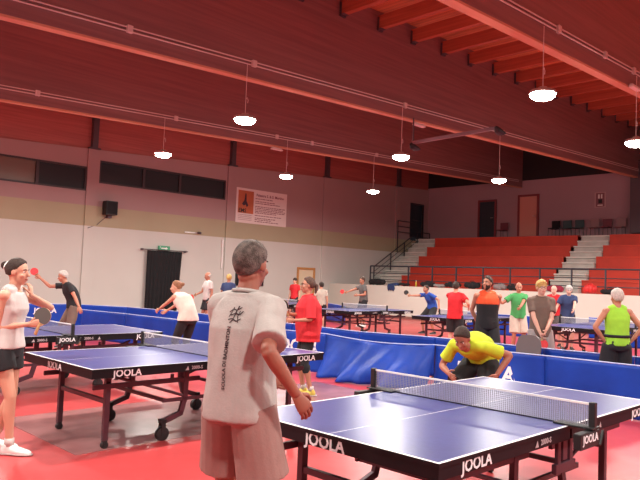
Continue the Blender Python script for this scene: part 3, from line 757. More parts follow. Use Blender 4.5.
# folding chair behind the front barrier
e = empty('folding_chair', (8.78, 5.02, 0), R(178), label='grey-backed chair behind the front barrier, beside the grey-brown polo man', cat='chair')
bm = B()
cs = []
for x, z in ((-.20, .52), (-.21, .72), (-.18, .83), (-.12, .875), (0, .885), (.12, .875), (.18, .83), (.21, .72), (.20, .52)): cs.append((x, z))
a = [bm.verts.new((-.22-.1*(z-.5), x, z)) for x, z in cs]; c = [bm.verts.new((-.245-.1*(z-.5), x, z)) for x, z in cs]
bm.faces.new(a); bm.faces.new(c[::-1])
for i in range(len(cs)): j = (i+1) % len(cs); bm.faces.new((a[i], c[i], c[j], a[j]))
obj('backrest', bm, mat('chair_grey', (.16, .13, .13), .35), e)
bm = B(); box(bm, (-.2, -.2, .42), (.2, .2, .45), .015); obj('seat', bm, M['darksteel'], e)
for sx in (-1, 1):
    for sy in (-1, 1):
        bm = B(); tube(bm, [(sx*.17, sy*.18, .43), (sx*.2, sy*.2, 0)], .013, 8, cap=0); obj('leg', bm, M['darksteel'], e)
# ------------------------------------------------------------------ people
SK = {'ruddy_shaded': mat('skin_ruddy_shaded', (.30, .105, .07), .55), 'light': mat('skin_light', (.62, .33, .23), .55), 'tan': mat('skin_tan', (.46, .20, .13), .55), 'brown': mat('skin_brown', (.36, .15, .10), .55), 'pale': mat('skin_pale', (.70, .42, .33), .55)}  # first tone is darkened to carry the shade on the backlit man
HR = {'dark': mat('hair_dark', (.045, .024, .017), .7, var=.5, vscale=60, bump=.5, bscale=180), 'grey': mat('hair_grey', (.15, .115, .10), .7, col2=(.05, .035, .03), vscale=30, bump=.6, bscale=160),
      'white': mat('hair_white', (.62, .58, .54), .7, var=.3, vscale=60, bump=.4, bscale=160), 'blonde': mat('hair_blonde', (.60, .38, .12), .6, var=.3, vscale=60, bump=.4, bscale=160),
      'brown': mat('hair_brown', (.10, .045, .028), .6, var=.5, vscale=50, bump=.5, bscale=160), 'auburn': mat('hair_auburn', (.36, .15, .07), .6, var=.4, vscale=50, bump=.4, bscale=160)}
CL = {k: mat('cloth_'+k, c, .85, var=.10, vscale=12, bump=.12, bscale=90) for k, c in dict(white=(.60, .55, .53), shaded_white=(.44, .41, .39), offwhite=(.78, .66, .58), black=(.016, .016, .02), khaki=(.34, .20, .18), red=(.62, .02, .03), orange=(.80, .10, .03),  # the dimmer white carries the shade on the backlit man's shirt
      yellow=(.52, .66, .03), green=(.06, .34, .10), lime=(.32, .70, .05), taupe=(.17, .12, .10), grey=(.12, .11, .11), blue=(.02, .08, .42), navy=(.03, .05, .14), beige=(.55, .47, .40), lightgrey=(.38, .34, .34)).items()}

def ik(a, t, l1, l2, hint):
    a, t = V(a), V(t); d = t-a; L_ = d.length
    if L_ > (l1+l2)*.999: t = a+d.normalized()*(l1+l2)*.999; d = t-a; L_ = d.length
    x = (l1*l1-l2*l2+L_*L_)/(2*L_); hgt = math.sqrt(max(0, l1*l1-x*x)); u = d.normalized(); hh = V(hint); hh = hh-u*hh.dot(u)
    hh = hh.normalized() if hh.length > 1e-6 else u.orthogonal().normalized()
    return a+u*x+hh*hgt, t

def hand(bm, w, d, nrm, sgn, s=1.0, curl=.5, spread=.0):
    """palm and five fingers; d = pointing direction, nrm = palm normal, sgn = side of the thumb"""
    d = V(d).normalized(); nrm = V(nrm); nrm = (nrm-d*nrm.dot(d)).normalized(); sd = d.cross(nrm)*sgn
    tube(bm, [w-d*.012*s, w+d*.03*s, w+d*.065*s, w+d*.088*s], [(.023*s, .018*s), (.034*s, .017*s), (.040*s, .015*s), (.039*s, .012*s)], 12, side=sd)
    for k, (off, ln) in enumerate(((.029, .070), (.0105, .080), (-.009, .075), (-.027, .060))):
        p = w+d*(.078+.004*(k in (1, 2)))*s+sd*off*s; dd = (d+sd*(off*spread*10)).normalized(); pts = [p]; a = curl*.45
        for q, fr in enumerate((.44, .32, .24)):
            di = (dd*math.cos(a)+nrm*math.sin(a)); p = p+di*ln*fr*s; pts.append(p); a += curl*(.9 if q == 0 else .7)
        tube(bm, pts, [.0092*s, .0088*s, .0082*s, .0066*s], 8)
    p = w+d*.022*s+sd*.026*s; dd = (d*.62+sd*.72+nrm*.3).normalized(); pts = [p, p+dd*.034*s]; d2 = (d*.9+sd*.25+nrm*(.25+.5*curl)).normalized(); pts += [pts[-1]+d2*.030*s]; pts += [pts[-1]+(d2+nrm*.4*curl).normalized()*.024*s]
    tube(bm, pts, [.0125*s, .0105*s, .0095*s, .0072*s], 8)

def person(label, pos, head_dir, Ht=1.75, lean=0, twist=0, hyaw=0, hpitch=0, skin='light', hair='dark', hstyle='short', fem=False,
           top=None, bottom=None, shoes='white', socks=None, wr=None, el=None, feet=None, knees=None, palm=None, curl=(.5, .5), vox=.012, belly=0.0, glasses=False, beard=False,
           crouch=0.0, wl=False, extra=None, cat='person', group=None, squat_back=0.0, wide=1.0):
    s = Ht/1.75; rz = R(head_dir)-math.pi/2
    root = empty('person', (pos[0], pos[1], 0), rz, label=label, cat=cat, group=group)
    inv = Matrix.Rotation(-rz, 4, 'Z') @ Matrix.Translation((-pos[0], -pos[1], 0))
    def loc(p): return (inv @ V(p))/s           # world point -> body units
    shw = (.152 if fem else .172)*wide; hpw = .092
    pel = V((0, -squat_back, .95-crouch))
    def spine(z):
        """point, direction of the spine at rest height z"""
        p = pel.copy(); zz = .95; st = .03
        if z <= .95: return pel+V((0, 0, z-.95)), V((0, 0, 1))
        a = 0
        while zz < z-1e-6:
            dz = min(st, z-zz); t = min(1, max(0, (zz-.93)/.30)); a = R(lean)*t*t*(3-2*t); d = V((0, math.sin(a), math.cos(a))); p = p+d*dz; zz += dz
        t = min(1, max(0, (z-.93)/.30)); a = R(lean)*t*t*(3-2*t)
        return p, V((0, math.sin(a), math.cos(a)))
    def lat(z):
        t = min(1, max(0, (z-.95)/.4))*R(twist); v = V((math.cos(t), math.sin(t), 0)); return v
    k = .92 if fem else 1.0
    TS = [(.845, .13, .095), (.90, .165*(1.04 if fem else 1), .112), (.97, .160, .112+belly*.4), (1.06, .138*k, .098+belly), (1.12, .135*k, .098+belly), (1.22, .152*k, .108+belly*.5), (1.30, .163*k, .115+(.018 if fem else 0)), (1.37, .160*k, .104), (1.425, .13*k, .080), (1.46, .080, .062)]
    TS = [(a, b*wide, c*wide) for a, b, c in TS]
    def torso(bm, z0, z1, inf=0.0, hemw=0.0, straight=0.0):
        """straight: 0 follows the waist, 1 hangs straight"""
        mx = .16*wide*k; P_, R_ = [], []
        zs = [z0]+[t[0] for t in TS if z0+.01 < t[0] < z1-.005]+[z1]
        for z in zs:
            for (a, b2) in zip(TS, TS[1:]):
                if a[0] <= z <= b2[0]:
                    q = (z-a[0])/(b2[0]-a[0]); w_ = a[1]+(b2[1]-a[1])*q; dp = a[2]+(b2[2]-a[2])*q; break
            else: w_, dp = (TS[0][1:] if z < TS[0][0] else TS[-1][1:])
            if z < 1.34: w_ = w_+(max(w_, mx)-w_)*straight; dp = dp+(max(dp, .130)-dp)*straight
            fl = hemw*max(0, 1-(z-z0)/.2)
            P_.append(spine(z)[0]); R_.append((w_+inf+fl, dp+inf+fl*.8))
        # lateral direction averaged (the torso turns with the shoulders)
        rings = tube(bm, P_, R_, 24, side=lat((z0+z1)/2), cap=0)
        return rings
    shz = 1.405
    SH = {}
    for n, sg in (('R', 1), ('L', -1)):
        c, d = spine(shz); SH[n] = c+lat(shz)*sg*shw
    HP = {n: pel+V((sg*hpw, 0, -.04)) for n, sg in (('R', 1), ('L', -1))}
    feet = feet or {}; knees = knees or {}; wr = wr or {}; el = el or {}; palm = palm or {}
    AN, KN, EL, WR = {}, {}, {}, {}
    for n, sg in (('R', 1), ('L', -1)):
        fo = feet.get(n, (sg*.12, 0)); AN[n] = V((fo[0], fo[1], .085))
        KN[n], AN[n] = ik(HP[n], AN[n], .435, .41, knees.get(n, (sg*.15, 1, 0)))
        t = wr.get(n, None)
        t = (SH[n]+V((sg*.06, .05, -.53))) if t is None else (V(t) if wl else loc(t))
        EL[n], WR[n] = ik(SH[n], t, .29, .255, el.get(n, (sg*.5, -1, 0)))
    # head frame
    nb, nd = spine(1.46); hy, hp = R(hyaw+twist), R(hpitch)
    hc = spine(1.50)[0]+ (nd*.4+V((0, 0, .6))).normalized()*.125+V((math.sin(-hy)*.0, 0, 0))
    fwd = V((math.sin(-hy)*-1*-1, math.cos(hy), 0)); fwd = V((-math.sin(hy), math.cos(hy), 0)); rgt = V((math.cos(hy), math.sin(hy), 0))
    bp = R(lean)*.45+hp; f2 = fwd*math.cos(bp)-V((0, 0, 1))*math.sin(bp); u2 = rgt.cross(f2)
    hc = hc+f2*.02
    HM = Matrix(((rgt.x, f2.x, u2.x, hc.x), (rgt.y, f2.y, u2.y, hc.y), (rgt.z, f2.z, u2.z, hc.z), (0, 0, 0, 1)))
    # ---- body
    bm = B()
    torso(bm, .845, 1.46)
    ua = [.050, .046, .040, .036]; fa = [.036, .038, .030, .0245]
    if fem: ua = [x*.86 for x in ua]; fa = [x*.84 for x in fa]
    for n, sg in (('R', 1), ('L', -1)):
        tube(bm, [spine(1.43)[0]+lat(1.4)*sg*.05, spine(1.425)[0]+lat(1.4)*sg*shw*.62, SH[n]], [.058*k, .052*k, .050*k], 12)
        ell(bm, SH[n], (.056*k,)*3)
        tube(bm, [SH[n], SH[n].lerp(EL[n], .35), SH[n].lerp(EL[n], .75), EL[n]], ua, 12)
        tube(bm, [EL[n], EL[n].lerp(WR[n], .28), EL[n].lerp(WR[n], .7), WR[n]], fa, 12)
        q = .93 if fem else 1
        tube(bm, [HP[n]+V((0, 0, .03)), HP[n].lerp(KN[n], .3), HP[n].lerp(KN[n], .7), KN[n]], [.092, .084*q, .063*q, .052*q], 14)
        back = (V((0, -1, 0)))*.014
        tube(bm, [KN[n], KN[n].lerp(AN[n], .30)+back, KN[n].lerp(AN[n], .65)+back*.4, AN[n]], [.050*q, .056*q, .040*q, .034*q], 14)
        tube(bm, [AN[n]+V((0, -.04, -.045)), AN[n]+V((0, .03, -.045)), AN[n]+V((sg*.01, .11, -.055)), AN[n]+V((sg*.012, .16, -.062))], [(.032, .036), (.036, .036), (.042, .026), (.034, .018)], 12, side=(1, 0, 0))
        ell(bm, pel+V((sg*.07, -.045, -.035)), (.083, .070, .080))
        if fem: ell(bm, spine(1.285)[0]+lat(1.3)*sg*.065+V((0, .070, -.01)), (.060, .042, .052))
    tube(bm, [spine(1.44)[0], spine(1.48)[0], (spine(1.50)[0]+hc)/2+V((0, 0, -.01)), HM @ V((0, -.025, -.05))], [.066*k, .056*k, .053*k, .056*k], 14)
    ell(bm, (0, -.014, .022), (.074, .094, .096), HM, 20); ell(bm, (0, .020, -.035), (.060, .068, .084), HM, 18)
    ell(bm, (0, .052, -.092), (.030, .030, .024), HM, 12); ell(bm, (0, .066, .022), (.044, .019, .012), HM, 12)
    tube(bm, [HM @ V((0, .080, .008)), HM @ V((0, .094, -.010)), HM @ V((0, .105, -.028))], [.008, .011, .015], 10)
    ell(bm, (0, .082, -.058), (.022, .012, .011), HM, 10); ell(bm, (0, .075, -.075), (.024, .016, .012), HM, 10)
    for sx in (-1, 1):
        ell(bm, (sx*.076, -.004, -.008), (.011, .021, .031), HM, 12); ell(bm, (sx*.040, .058, -.030), (.022, .022, .020), HM, 10)
    me = remesh(bm, vox/s, 2)
    bm = bmesh.new(); bm.from_mesh(me); bpy.data.meshes.remove(me)
    for n, sg in (('R', 1), ('L', -1)):
        d = (WR[n]-EL[n]).normalized(); pn = palm.get(n)
        if pn is None: pdir = V((-sg, .0, .0)); dd = d
        else:
            pdir = V(pn[0]); dd = V(pn[1]) if len(pn) > 1 else d
            if len(pn) > 2 and pn[2] == 'w': pdir = inv.to_3x3() @ pdir; dd = inv.to_3x3() @ dd
        nr = pdir-dd.normalized()*pdir.dot(dd.normalized())
        # thumb side: forward/up side of the hand
        th = dd.normalized().cross(nr.normalized()); sgn = 1 if th.dot(V((0, 1, .6))) > 0 else -1
        hand(bm, WR[n], dd, pdir, sgn, .92 if fem else 1.0, curl[0 if n == 'R' else 1])
    bmesh.ops.scale(bm, vec=(s, s, s), verts=bm.verts[:])
    obj('body', bm, SK[skin], root, True, fix=False)
    def add(name, me_or_bm, m, smooth=True):
        if isinstance(me_or_bm, bmesh.types.BMesh): bmesh.ops.scale(me_or_bm, vec=(s, s, s), verts=me_or_bm.verts[:])
        else: me_or_bm.transform(Matrix.Scale(s, 4))
        return obj(name, me_or_bm, m, root, smooth)
    # ---- face
    for sx in (-1, 1):
        bm = B(); ell(bm, (sx*.029, .0665, .003), (.0125, .0095, .0075), HM, 10); e_ = add('eye', bm, M['eyew'])
        bm = B(); ell(bm, (sx*.029, .0745, .003), (.0055, .0026, .0055), HM, 8); bmesh.ops.scale(bm, vec=(s,)*3, verts=bm.verts[:]); obj('pupil', bm, M['pupil'], e_, True)
        bm = B(); tube(bm, [HM @ V((sx*.014, .084, .025)), HM @ V((sx*.03, .081, .029)), HM @ V((sx*.045, .070, .024))], .0042, 6); add('eyebrow', bm, HR[hair] if hair != 'white' else HR['grey'])
    bm = B(); tube(bm, [HM @ V((-.021, .087, -.060)), HM @ V((0, .0955, -.063)), HM @ V((.021, .087, -.060))], [(.004, .0045), (.006, .007), (.004, .0045)], 8); add('mouth', bm, M['lip'])
    if glasses:
        bm = B()
        for sx in (-1, 1):
            c = [HM @ V((sx*.031+.024*math.cos(t*math.pi/6), .098-.006*abs(math.cos(t*math.pi/6)), .004+.018*math.sin(t*math.pi/6))) for t in range(13)]
            tube(bm, c, .0022, 5, cap=0); tube(bm, [HM @ V((sx*.055, .093, .008)), HM @ V((sx*.078, .04, .012)), HM @ V((sx*.08, -.01, .012))], .002, 5)
        tube(bm, [HM @ V((-.008, .10, .008)), HM @ V((.008, .10, .008))], .002, 5); add('glasses', bm, M['glasses'])
    # ---- hair
    bm = B(); hz = {'short': .050, 'bald': -.3, 'bun': .058, 'tail': .055, 'bob': .050, 'thick': .045, 'cap': .04}[hstyle]
    q = bmesh.ops.create_uvsphere(bm, u_segments=40, v_segments=28, radius=1)
    th = {'short': .008, 'bald': .003, 'bun': .008, 'tail': .010, 'bob': .022, 'thick': .015, 'cap': .012}[hstyle]
    for v in bm.verts:
        p = v.co; c = V((p.x*(.076+th), p.y*(.096+th)-.014, p.z*(.098+th)+.022))
        nape = {'bob': -.075, 'short': -.078, 'thick': -.080, 'cap': -.03}.get(hstyle, -.05)
        if hstyle == 'bald': sl = min(.045-c.z, c.z-nape, .012-c.y)
        else:
            sl = min(c.z-nape, max((c.z-hz)*1.0, .045-c.y), max(c.z-.0, .012-c.y))
            if hstyle != 'bob': sl = min(sl, ((c.z-hz-.010)-1.25*(c.y-.055))*.6, max(c.z+.006, .048-abs(c.x), -.018-c.y))
        t = min(1, max(0, sl/.016)); t = t*t*(3-2*t)
        nz = noise.noise(p*4+V((pos[0], 0, 0)))*.5+noise.noise(p*10)*.35
        c0 = V((0, -.014, .02)); out = c+(c-c0).normalized()*(th*.6*nz)
        v.co = HM @ (c0+(c-c0)*.84).lerp(out, t)
    if hstyle == 'bun':
        ell(bm, (0, -.125, .045), (.038, .038, .038), HM, 14); ell(bm, (0, -.085, .035), (.05, .05, .05), HM, 14)
    if hstyle == 'tail':
        tube(bm, [HM @ V((0, -.09, .03)), HM @ V((0, -.135, .0)), HM @ V((.0, -.14, -.06)), HM @ V((0, -.125, -.12))], [.02, .030, .026, .008], 12)
    if hstyle == 'bob':
        for sx in (-1, 1): ell(bm, (sx*.066, -.02, -.035), (.024, .05, .06), HM, 12)
        ell(bm, (0, -.075, -.04), (.06, .03, .055), HM, 12)
    hr = add('hair', bm, HR[hair])
    if hstyle == 'bun' and extra == 'scrunchie':
        bm = B(); tube(bm, [HM @ V((.034*math.cos(t), -.108+.01*math.sin(t), .043+.034*math.sin(t))) for t in [i*math.pi/6 for i in range(13)]], .011, 8); bmesh.ops.scale(bm, vec=(s,)*3, verts=bm.verts[:]); obj('scrunchie', bm, M['white'], hr, True)
    if beard:
        bm = B(); q = bmesh.ops.create_uvsphere(bm, u_segments=24, v_segments=16, radius=1)
        for v in bm.verts:
            p = v.co; c = V((p.x*.063, p.y*.075+.020, p.z*.088-.038)); ok = c.z < -.035 and c.y > -.02 and not (abs(c.x) < .022 and -.072 < c.z and c.y > .07)
            v.co = HM @ c if ok else HM @ V((c.x*.8, c.y*.8, c.z*.8-.01))
        add('beard', bm, HR[hair])
    # ---- top
    cv = vox*1.15
    if top:
        col = CL[top['c']]; inf = top.get('inf', .014); z0 = top.get('hem', .88)
        bm = B(); torso(bm, z0, top.get('neck', 1.475), inf, top.get('flare', .01), top.get('st', .6))
        sl = top.get('sleeve', .62)
        for n, sg in (('R', 1), ('L', -1)):
            if sl > 0:
                tube(bm, [spine(1.43)[0]+lat(1.4)*sg*.05, spine(1.425)[0]+lat(1.4)*sg*shw*.62, SH[n]], [(.058*k+inf*.5), .052*k+inf*.5, .050*k+inf*.5], 14)
                ell(bm, SH[n], (.055*k+inf*.5,)*3)
                lw = top.get('sw', .016)
                if sl <= 1: tube(bm, [SH[n], SH[n].lerp(EL[n], sl*.5), SH[n].lerp(EL[n], sl)], [.052*k+inf*.6, .051*k+inf*.8, .046*k+inf*.9+lw*.6], 16, cap=0)
                else: tube(bm, [SH[n], EL[n], EL[n].lerp(WR[n], sl-1)], [.050*k+inf*.6, .044*k+inf*.8, .036+inf], 16, cap=0)
            else:
                tube(bm, [spine(1.455)[0]+lat(1.4)*sg*.045, spine(1.435)[0]+lat(1.4)*sg*shw*.60], [.050+inf, .046+inf], 12)
            if fem: ell(bm, spine(1.285)[0]+lat(1.3)*sg*.065+V((0, .070, -.01)), (.064+inf*.8, .042+inf*.8, .056+inf*.8))
        me = remesh(bm, cv/s, 2); wrinkle(me, top.get('wr', .006), 7, pos[0])
        mats = [col]
        if 'c2' in top:
            mats.append(CL[top['c2']])
            for p_ in me.polygons:
                cc = p_.center; zz = (cc-spine(top['split'])[0]).dot(spine(top['split'])[1]) if lean else cc.z-top['split']
                if zz*top.get('sgn', -1) > 0: p_.material_index = 1
        mi_ = [p_.material_index for p_ in me.polygons]
        tp = add('shirt' if top.get('sleeve', .6) > 0 else 'vest', me, mats); tp.data.polygons.foreach_set('material_index', mi_)
        if top.get('collar'):
            bm = B(); cc, cd = spine(1.482); tube(bm, [cc+V((.066*math.cos(t), .060*math.sin(t)+.004, .012*math.sin(t)*-1)) for t in [i*math.pi/8 for i in range(17)]], [(.012, .022)]*17, 8, side=(0, 0, 1), cap=0); bmesh.ops.scale(bm, vec=(s,)*3, verts=bm.verts[:]); obj('collar', bm, CL[top.get('collar')] if isinstance(top.get('collar'), str) else col, tp, True)
    else: tp = None
    # ---- bottom
    if bottom:
        col = CL[bottom['c']]; inf = bottom.get('inf', .02); ln = bottom.get('len', .8)
        bm = B(); torso(bm, .845, bottom.get('waist', 1.0), inf*.75, 0, 0)
        for n, sg in (('R', 1), ('L', -1)):
            ell(bm, pel+V((sg*.07, -.048, -.045)), (.085+inf*.6, .070+inf*.6, .080))
            if ln <= 1: tube(bm, [HP[n]+V((0, 0, .02)), HP[n].lerp(KN[n], ln*.5), HP[n].lerp(KN[n], ln)], [.094+inf*.6, .088+inf, .080+inf+bottom.get('fl', .01)], 18, cap=0)
            else: tube(bm, [HP[n]+V((0, 0, .02)), HP[n].lerp(KN[n], .5), KN[n], KN[n].lerp(AN[n], (ln-1)*.4)+V((0, -.008, 0)), KN[n].lerp(AN[n], ln-1)], [.094+inf*.6, .080+inf, .056+inf, .058+inf, .042+inf], 18, cap=0)
        me = remesh(bm, cv/s, 2); wrinkle(me, bottom.get('wr', .006), 6, pos[1])
        add('shorts' if ln <= 1 else 'trousers', me, col)
    # ---- shoes
    if shoes:
        sm = {'white': M['white'], 'black': M['black'], 'yellow': M['goldshoe'], 'grey': CL['grey']}[shoes]
        for n, sg in (('R', 1), ('L', -1)):
            a = AN[n]; bm = B()
            tube(bm, [a+V((0, -.055, -.045)), a+V((0, .02, -.043)), a+V((sg*.006, .10, -.052)), a+V((sg*.012, .165, -.060)), a+V((sg*.012, .195, -.064))], [(.036, .040), (.041, .044), (.048, .034), (.042, .024), (.026, .018)], 14, side=(1, 0, 0))
            tube(bm, [a+V((0, -.012, -.03)), a+V((0, -.014, .012))], [(.044, .050), (.041, .046)], 14, side=(1, 0, 0), cap=0)
            me = remesh(bm, min(vox, .009)/s, 2); sh = add('shoe', me, sm)
            bm = B(); tube(bm, [a+V((0, -.095, -.074)), a+V((0, -.05, -.074)), a+V((0, .03, -.074)), a+V((sg*.008, .11, -.074)), a+V((sg*.012, .18, -.074)), a+V((sg*.012, .215, -.072))], [(.022, .0105), (.039, .0105), (.042, .0105), (.050, .0105), (.042, .0105), (.018, .008)], 14, side=(1, 0, 0), cap=0)
            bmesh.ops.scale(bm, vec=(s,)*3, verts=bm.verts[:]); obj('sole', bm, M['solewhite'], sh, True)
            if socks:
                bm = B(); tube(bm, [a+V((0, -.004, -.01)), a+V((0, -.004, .06))], .041, 12, cap=0); add('sock', bm, CL[socks] if socks in CL else M['white'])
    W2 = Matrix.Translation((pos[0], pos[1], 0)) @ Matrix.Rotation(rz, 4, 'Z') @ Matrix.Scale(s, 4)
    return dict(root=root, HM=HM, W=W2, wr=WR, el=EL, top=tp, s=s, spine=spine, SH=SH)

def racket(grip, d, nrm, red, lab):
    """blade held at grip; d = direction from handle to blade, nrm = normal of the face"""
    d = V(d).normalized(); nrm = V(nrm); nrm = (nrm-d*nrm.dot(d)).normalized(); x = d.cross(nrm)
    e = empty('table_tennis_racket', grip, label=lab, cat='racket')
    F = Matrix(((x.x, d.x, nrm.x, 0), (x.y, d.y, nrm.y, 0), (x.z, d.z, nrm.z, 0), (0, 0, 0, 1)))
    def shp(bm, z0, z1, sc, ymin=-9):
        o = []
        for k in range(28):
            t = 2*math.pi*k/28; px, py = .075*sc*math.cos(t), .122+.078*sc*math.sin(t)
            if py < .055: px *= .8
            o.append((px, max(py, ymin)))
        a = [bm.verts.new((px, py, z0)) for px, py in o]; c = [bm.verts.new((px, py, z1)) for px, py in o]
        bm.faces.new(a[::-1]); bm.faces.new(c)
        for i in range(28): j = (i+1) % 28; bm.faces.new((a[i], a[j], c[j], c[i]))
    bm = B(); shp(bm, -.003, .003, 1.0); bm.transform(F); obj('blade', bm, M['rwood'], e)
    bm = B(); shp(bm, .0035, .006, .985, .062); bm.transform(F); obj('front_rubber', bm, M['redrub'] if red == 'red' else M['greyrub'] if red == 'grey' else M['blackrub'], e)
    bm = B(); shp(bm, -.006, -.0035, .985, .062); bm.transform(F); obj('back_rubber', bm, M['redrub'] if red == 'black' else M['blackrub'] if red != 'grey' else M['greyrub'], e)
    bm = B(); tube(bm, [(0, -.045, 0), (0, 0, 0), (0, .06, 0)], [(.016, .012), (.013, .011), (.014, .012)], 10, side=(1, 0, 0)); bm.transform(F); obj('handle', bm, M['rwood'], e, True)
    return e

def hand_point(P, n, ahead=.07, nrm_off=0.0):
    w = P['wr'][n]; d = (w-P['el'][n]).normalized(); return P['W'] @ (w+d*ahead)

TEE = dict(c='white', hem=.87, sleeve=.72, inf=.02, st=.8, flare=.012, sw=.02)
# 1 the man in white, seen from behind
m1 = person('grey-haired man in white t-shirt and khaki shorts, back to us', (2.09, 2.79), 12, 1.80, lean=4, twist=0, hyaw=4, hpitch=3, skin='ruddy_shaded', hair='grey', hstyle='short',
            top=dict(c='shaded_white', hem=.865, sleeve=.84, inf=.027, collar=True, st=.85, flare=.018, sw=.022, wr=.011), bottom=dict(c='khaki', len=.76, inf=.034, fl=.018, waist=.98, wr=.009), shoes='white', socks='white',
            wr={'R': (2.14, 2.41, 1.05), 'L': (2.40, 2.95, 1.05)}, el={'R': (.3, -1, -.1), 'L': (-.4, -.8, -.5)}, palm={'R': ((-.5, .4, -.3),)}, curl=(.55, .8), vox=.0065,
            feet={'R': (.17, -.03), 'L': (-.17, .02)}, belly=.02, wide=.98)
# 2 woman on the left
m2 = person('dark-haired woman in white tank top and black shorts, hand at chin', (2.18, 6.33), -48, 1.70, lean=6, hyaw=2, hpitch=2, skin='light', hair='dark', hstyle='bun', fem=True, extra='scrunchie',
            top=dict(c='white', hem=.93, sleeve=0, inf=.014, st=.5, flare=.02, wr=.007, neck=1.44), bottom=dict(c='black', len=.42, inf=.016, fl=.006, waist=1.02), shoes='white', socks='white',
            wr={'R': (2.29, 6.13, 1.12), 'L': (2.35, 6.29, 1.37)}, el={'R': (.3, -1, -.3), 'L': (-1, .3, -.6)}, palm={'R': ((-.9, 0, .1),), 'L': ((0, -1, 0), (-.1, -.2, 1))}, curl=(.9, .9), vox=.008,
            feet={'R': (.09, .14), 'L': (-.10, -.10)})
# 3 white-haired player in black
m3 = person('white-haired man in black t-shirt stretching a red racket out to the left', (5.98, 13.72), 160, 1.70, lean=30, twist=12, hyaw=0, hpitch=4, skin='tan', hair='white', hstyle='short',
            top=dict(c='black', hem=.90, sleeve=.62, inf=.016, st=.6), bottom=dict(c='taupe', len=1.9, inf=.02), shoes='black', crouch=.05,
            wr={'R': (5.46, 14.18, 1.42), 'L': (5.90, 13.25, .84)}, el={'R': (0, 0, -1), 'L': (-.6, -.6, 0)}, curl=(.95, .6), feet={'R': (.2, .12), 'L': (-.2, -.15)}, belly=.02)
# 4 woman leaning on the barrier
m4 = person('auburn-haired woman in white sleeveless top leaning on the blue barrier', (6.46, 10.32), 100, 1.66, lean=46, twist=8, hyaw=32, hpitch=-14, skin='light', hair='auburn', hstyle='bun', fem=True,
            top=dict(c='offwhite', hem=.90, sleeve=0, inf=.016, st=.6, flare=.02, neck=1.465), bottom=dict(c='black', len=1.9, inf=.012), shoes='black',
            wr={'R': (6.44, 11.0, .88), 'L': (6.24, 10.94, .90)}, el={'R': (.8, -.3, -.6), 'L': (-.8, -.3, -.6)}, curl=(.7, .7), feet={'R': (.12, -.12), 'L': (-.12, -.1)}, wide=1.18, crouch=.06, squat_back=.1)
# 5, 6 pair by the left wall
m5 = person('bald man in white t-shirt standing by the left wall beyond the barrier', (11.45, 17.05), 175, 1.70, lean=3, hyaw=-20, hpitch=12, skin='tan', hair='white', hstyle='bald', top=dict(c='white', hem=.88, inf=.018), bottom=dict(c='black', len=.8),
            wr={'R': (11.15, 17.2, 1.02)}, curl=(.9, .5), vox=.014, belly=.03)
m6 = person('fair-haired person in navy top beside the bald man in white', (11.95, 16.75), 30, 1.66, lean=4, hyaw=30, hpitch=10, skin='tan', hair='blonde', hstyle='thick', top=dict(c='navy', hem=.9, inf=.018), bottom=dict(c='grey', len=1.9), shoes='black', vox=.014)
# 7 woman in red
m7 = person('woman in red polo shirt, glasses and black leggings holding a racket', (6.28, 6.88), 148, 1.63, lean=2, hyaw=2, hpitch=-2, skin='tan', hair='brown', hstyle='tail', fem=True, glasses=True,
            top=dict(c='red', hem=.80, sleeve=1.0, inf=.03, st=1.0, flare=.03, collar=True, wr=.010, sw=.02), bottom=dict(c='black', len=1.35, inf=.012), shoes='yellow', socks='white',
            wr={'R': (5.98, 6.95, 1.12), 'L': (5.93, 6.80, 1.04)}, el={'R': (.4, -.6, -1), 'L': (-.4, -.6, -1)}, curl=(.9, .8), vox=.008, feet={'R': (.08, .03), 'L': (-.10, -.05)}, belly=.04, wide=1.24)
# 8, 9 two people glimpsed behind her
m8 = person('dark-haired person in a pale top half hidden behind the woman in red', (14.5, 15.35), 40, 1.52, hyaw=30, skin='light', hair='dark', hstyle='thick', top=dict(c='beige', hem=.88), bottom=dict(c='black', len=.8), vox=.014, shoes='black')
m9 = person('dark-haired person in maroon seen in front of the wooden door', (17.1, 19.6), 200, 1.62, hyaw=0, skin='light', hair='dark', hstyle='thick', top=dict(c='red', hem=.88), bottom=dict(c='black', len=.8), vox=.014, shoes='black')
# 10 man in yellow bending
m10 = person('dark-haired man in bright yellow t-shirt and black shorts bending forward at the table end', (6.20, 4.05), 190, 1.76, lean=90, hyaw=4, hpitch=0, skin='brown', hair='dark', hstyle='short', crouch=.18, squat_back=.10,
             top=dict(c='yellow', hem=.93, sleeve=.66, inf=.022, st=.8, wr=.009), bottom=dict(c='black', len=.80, inf=.03), shoes='black', socks='white',
             wr={'R': (5.80, 4.14, .66), 'L': (6.06, 3.72, .68)}, el={'R': (.6, -.6, .1), 'L': (-.6, -.6, .1)}, curl=(.3, .3), vox=.009, feet={'R': (.24, .12), 'L': (-.24, .05)})
# 11 bearded man
m11 = person('bearded dark-haired man in sleeveless orange and black sports shirt', (9.78, 6.22), 222, 1.76, hyaw=-42, hpitch=-4, skin='tan', hair='dark', hstyle='short', beard=True,
             top=dict(c='orange', c2='black', split=1.27, sgn=-1, hem=.86, sleeve=0, inf=.018, st=.7), bottom=dict(c='black', len=.9, inf=.03), shoes='black', socks='black',
             wr={'R': (.13, -.17, .93), 'L': (-.12, -.19, .90)}, wl=True, el={'R': (1, -.6, 0), 'L': (-1, -.6, 0)}, vox=.010, wide=1.10, belly=.015)
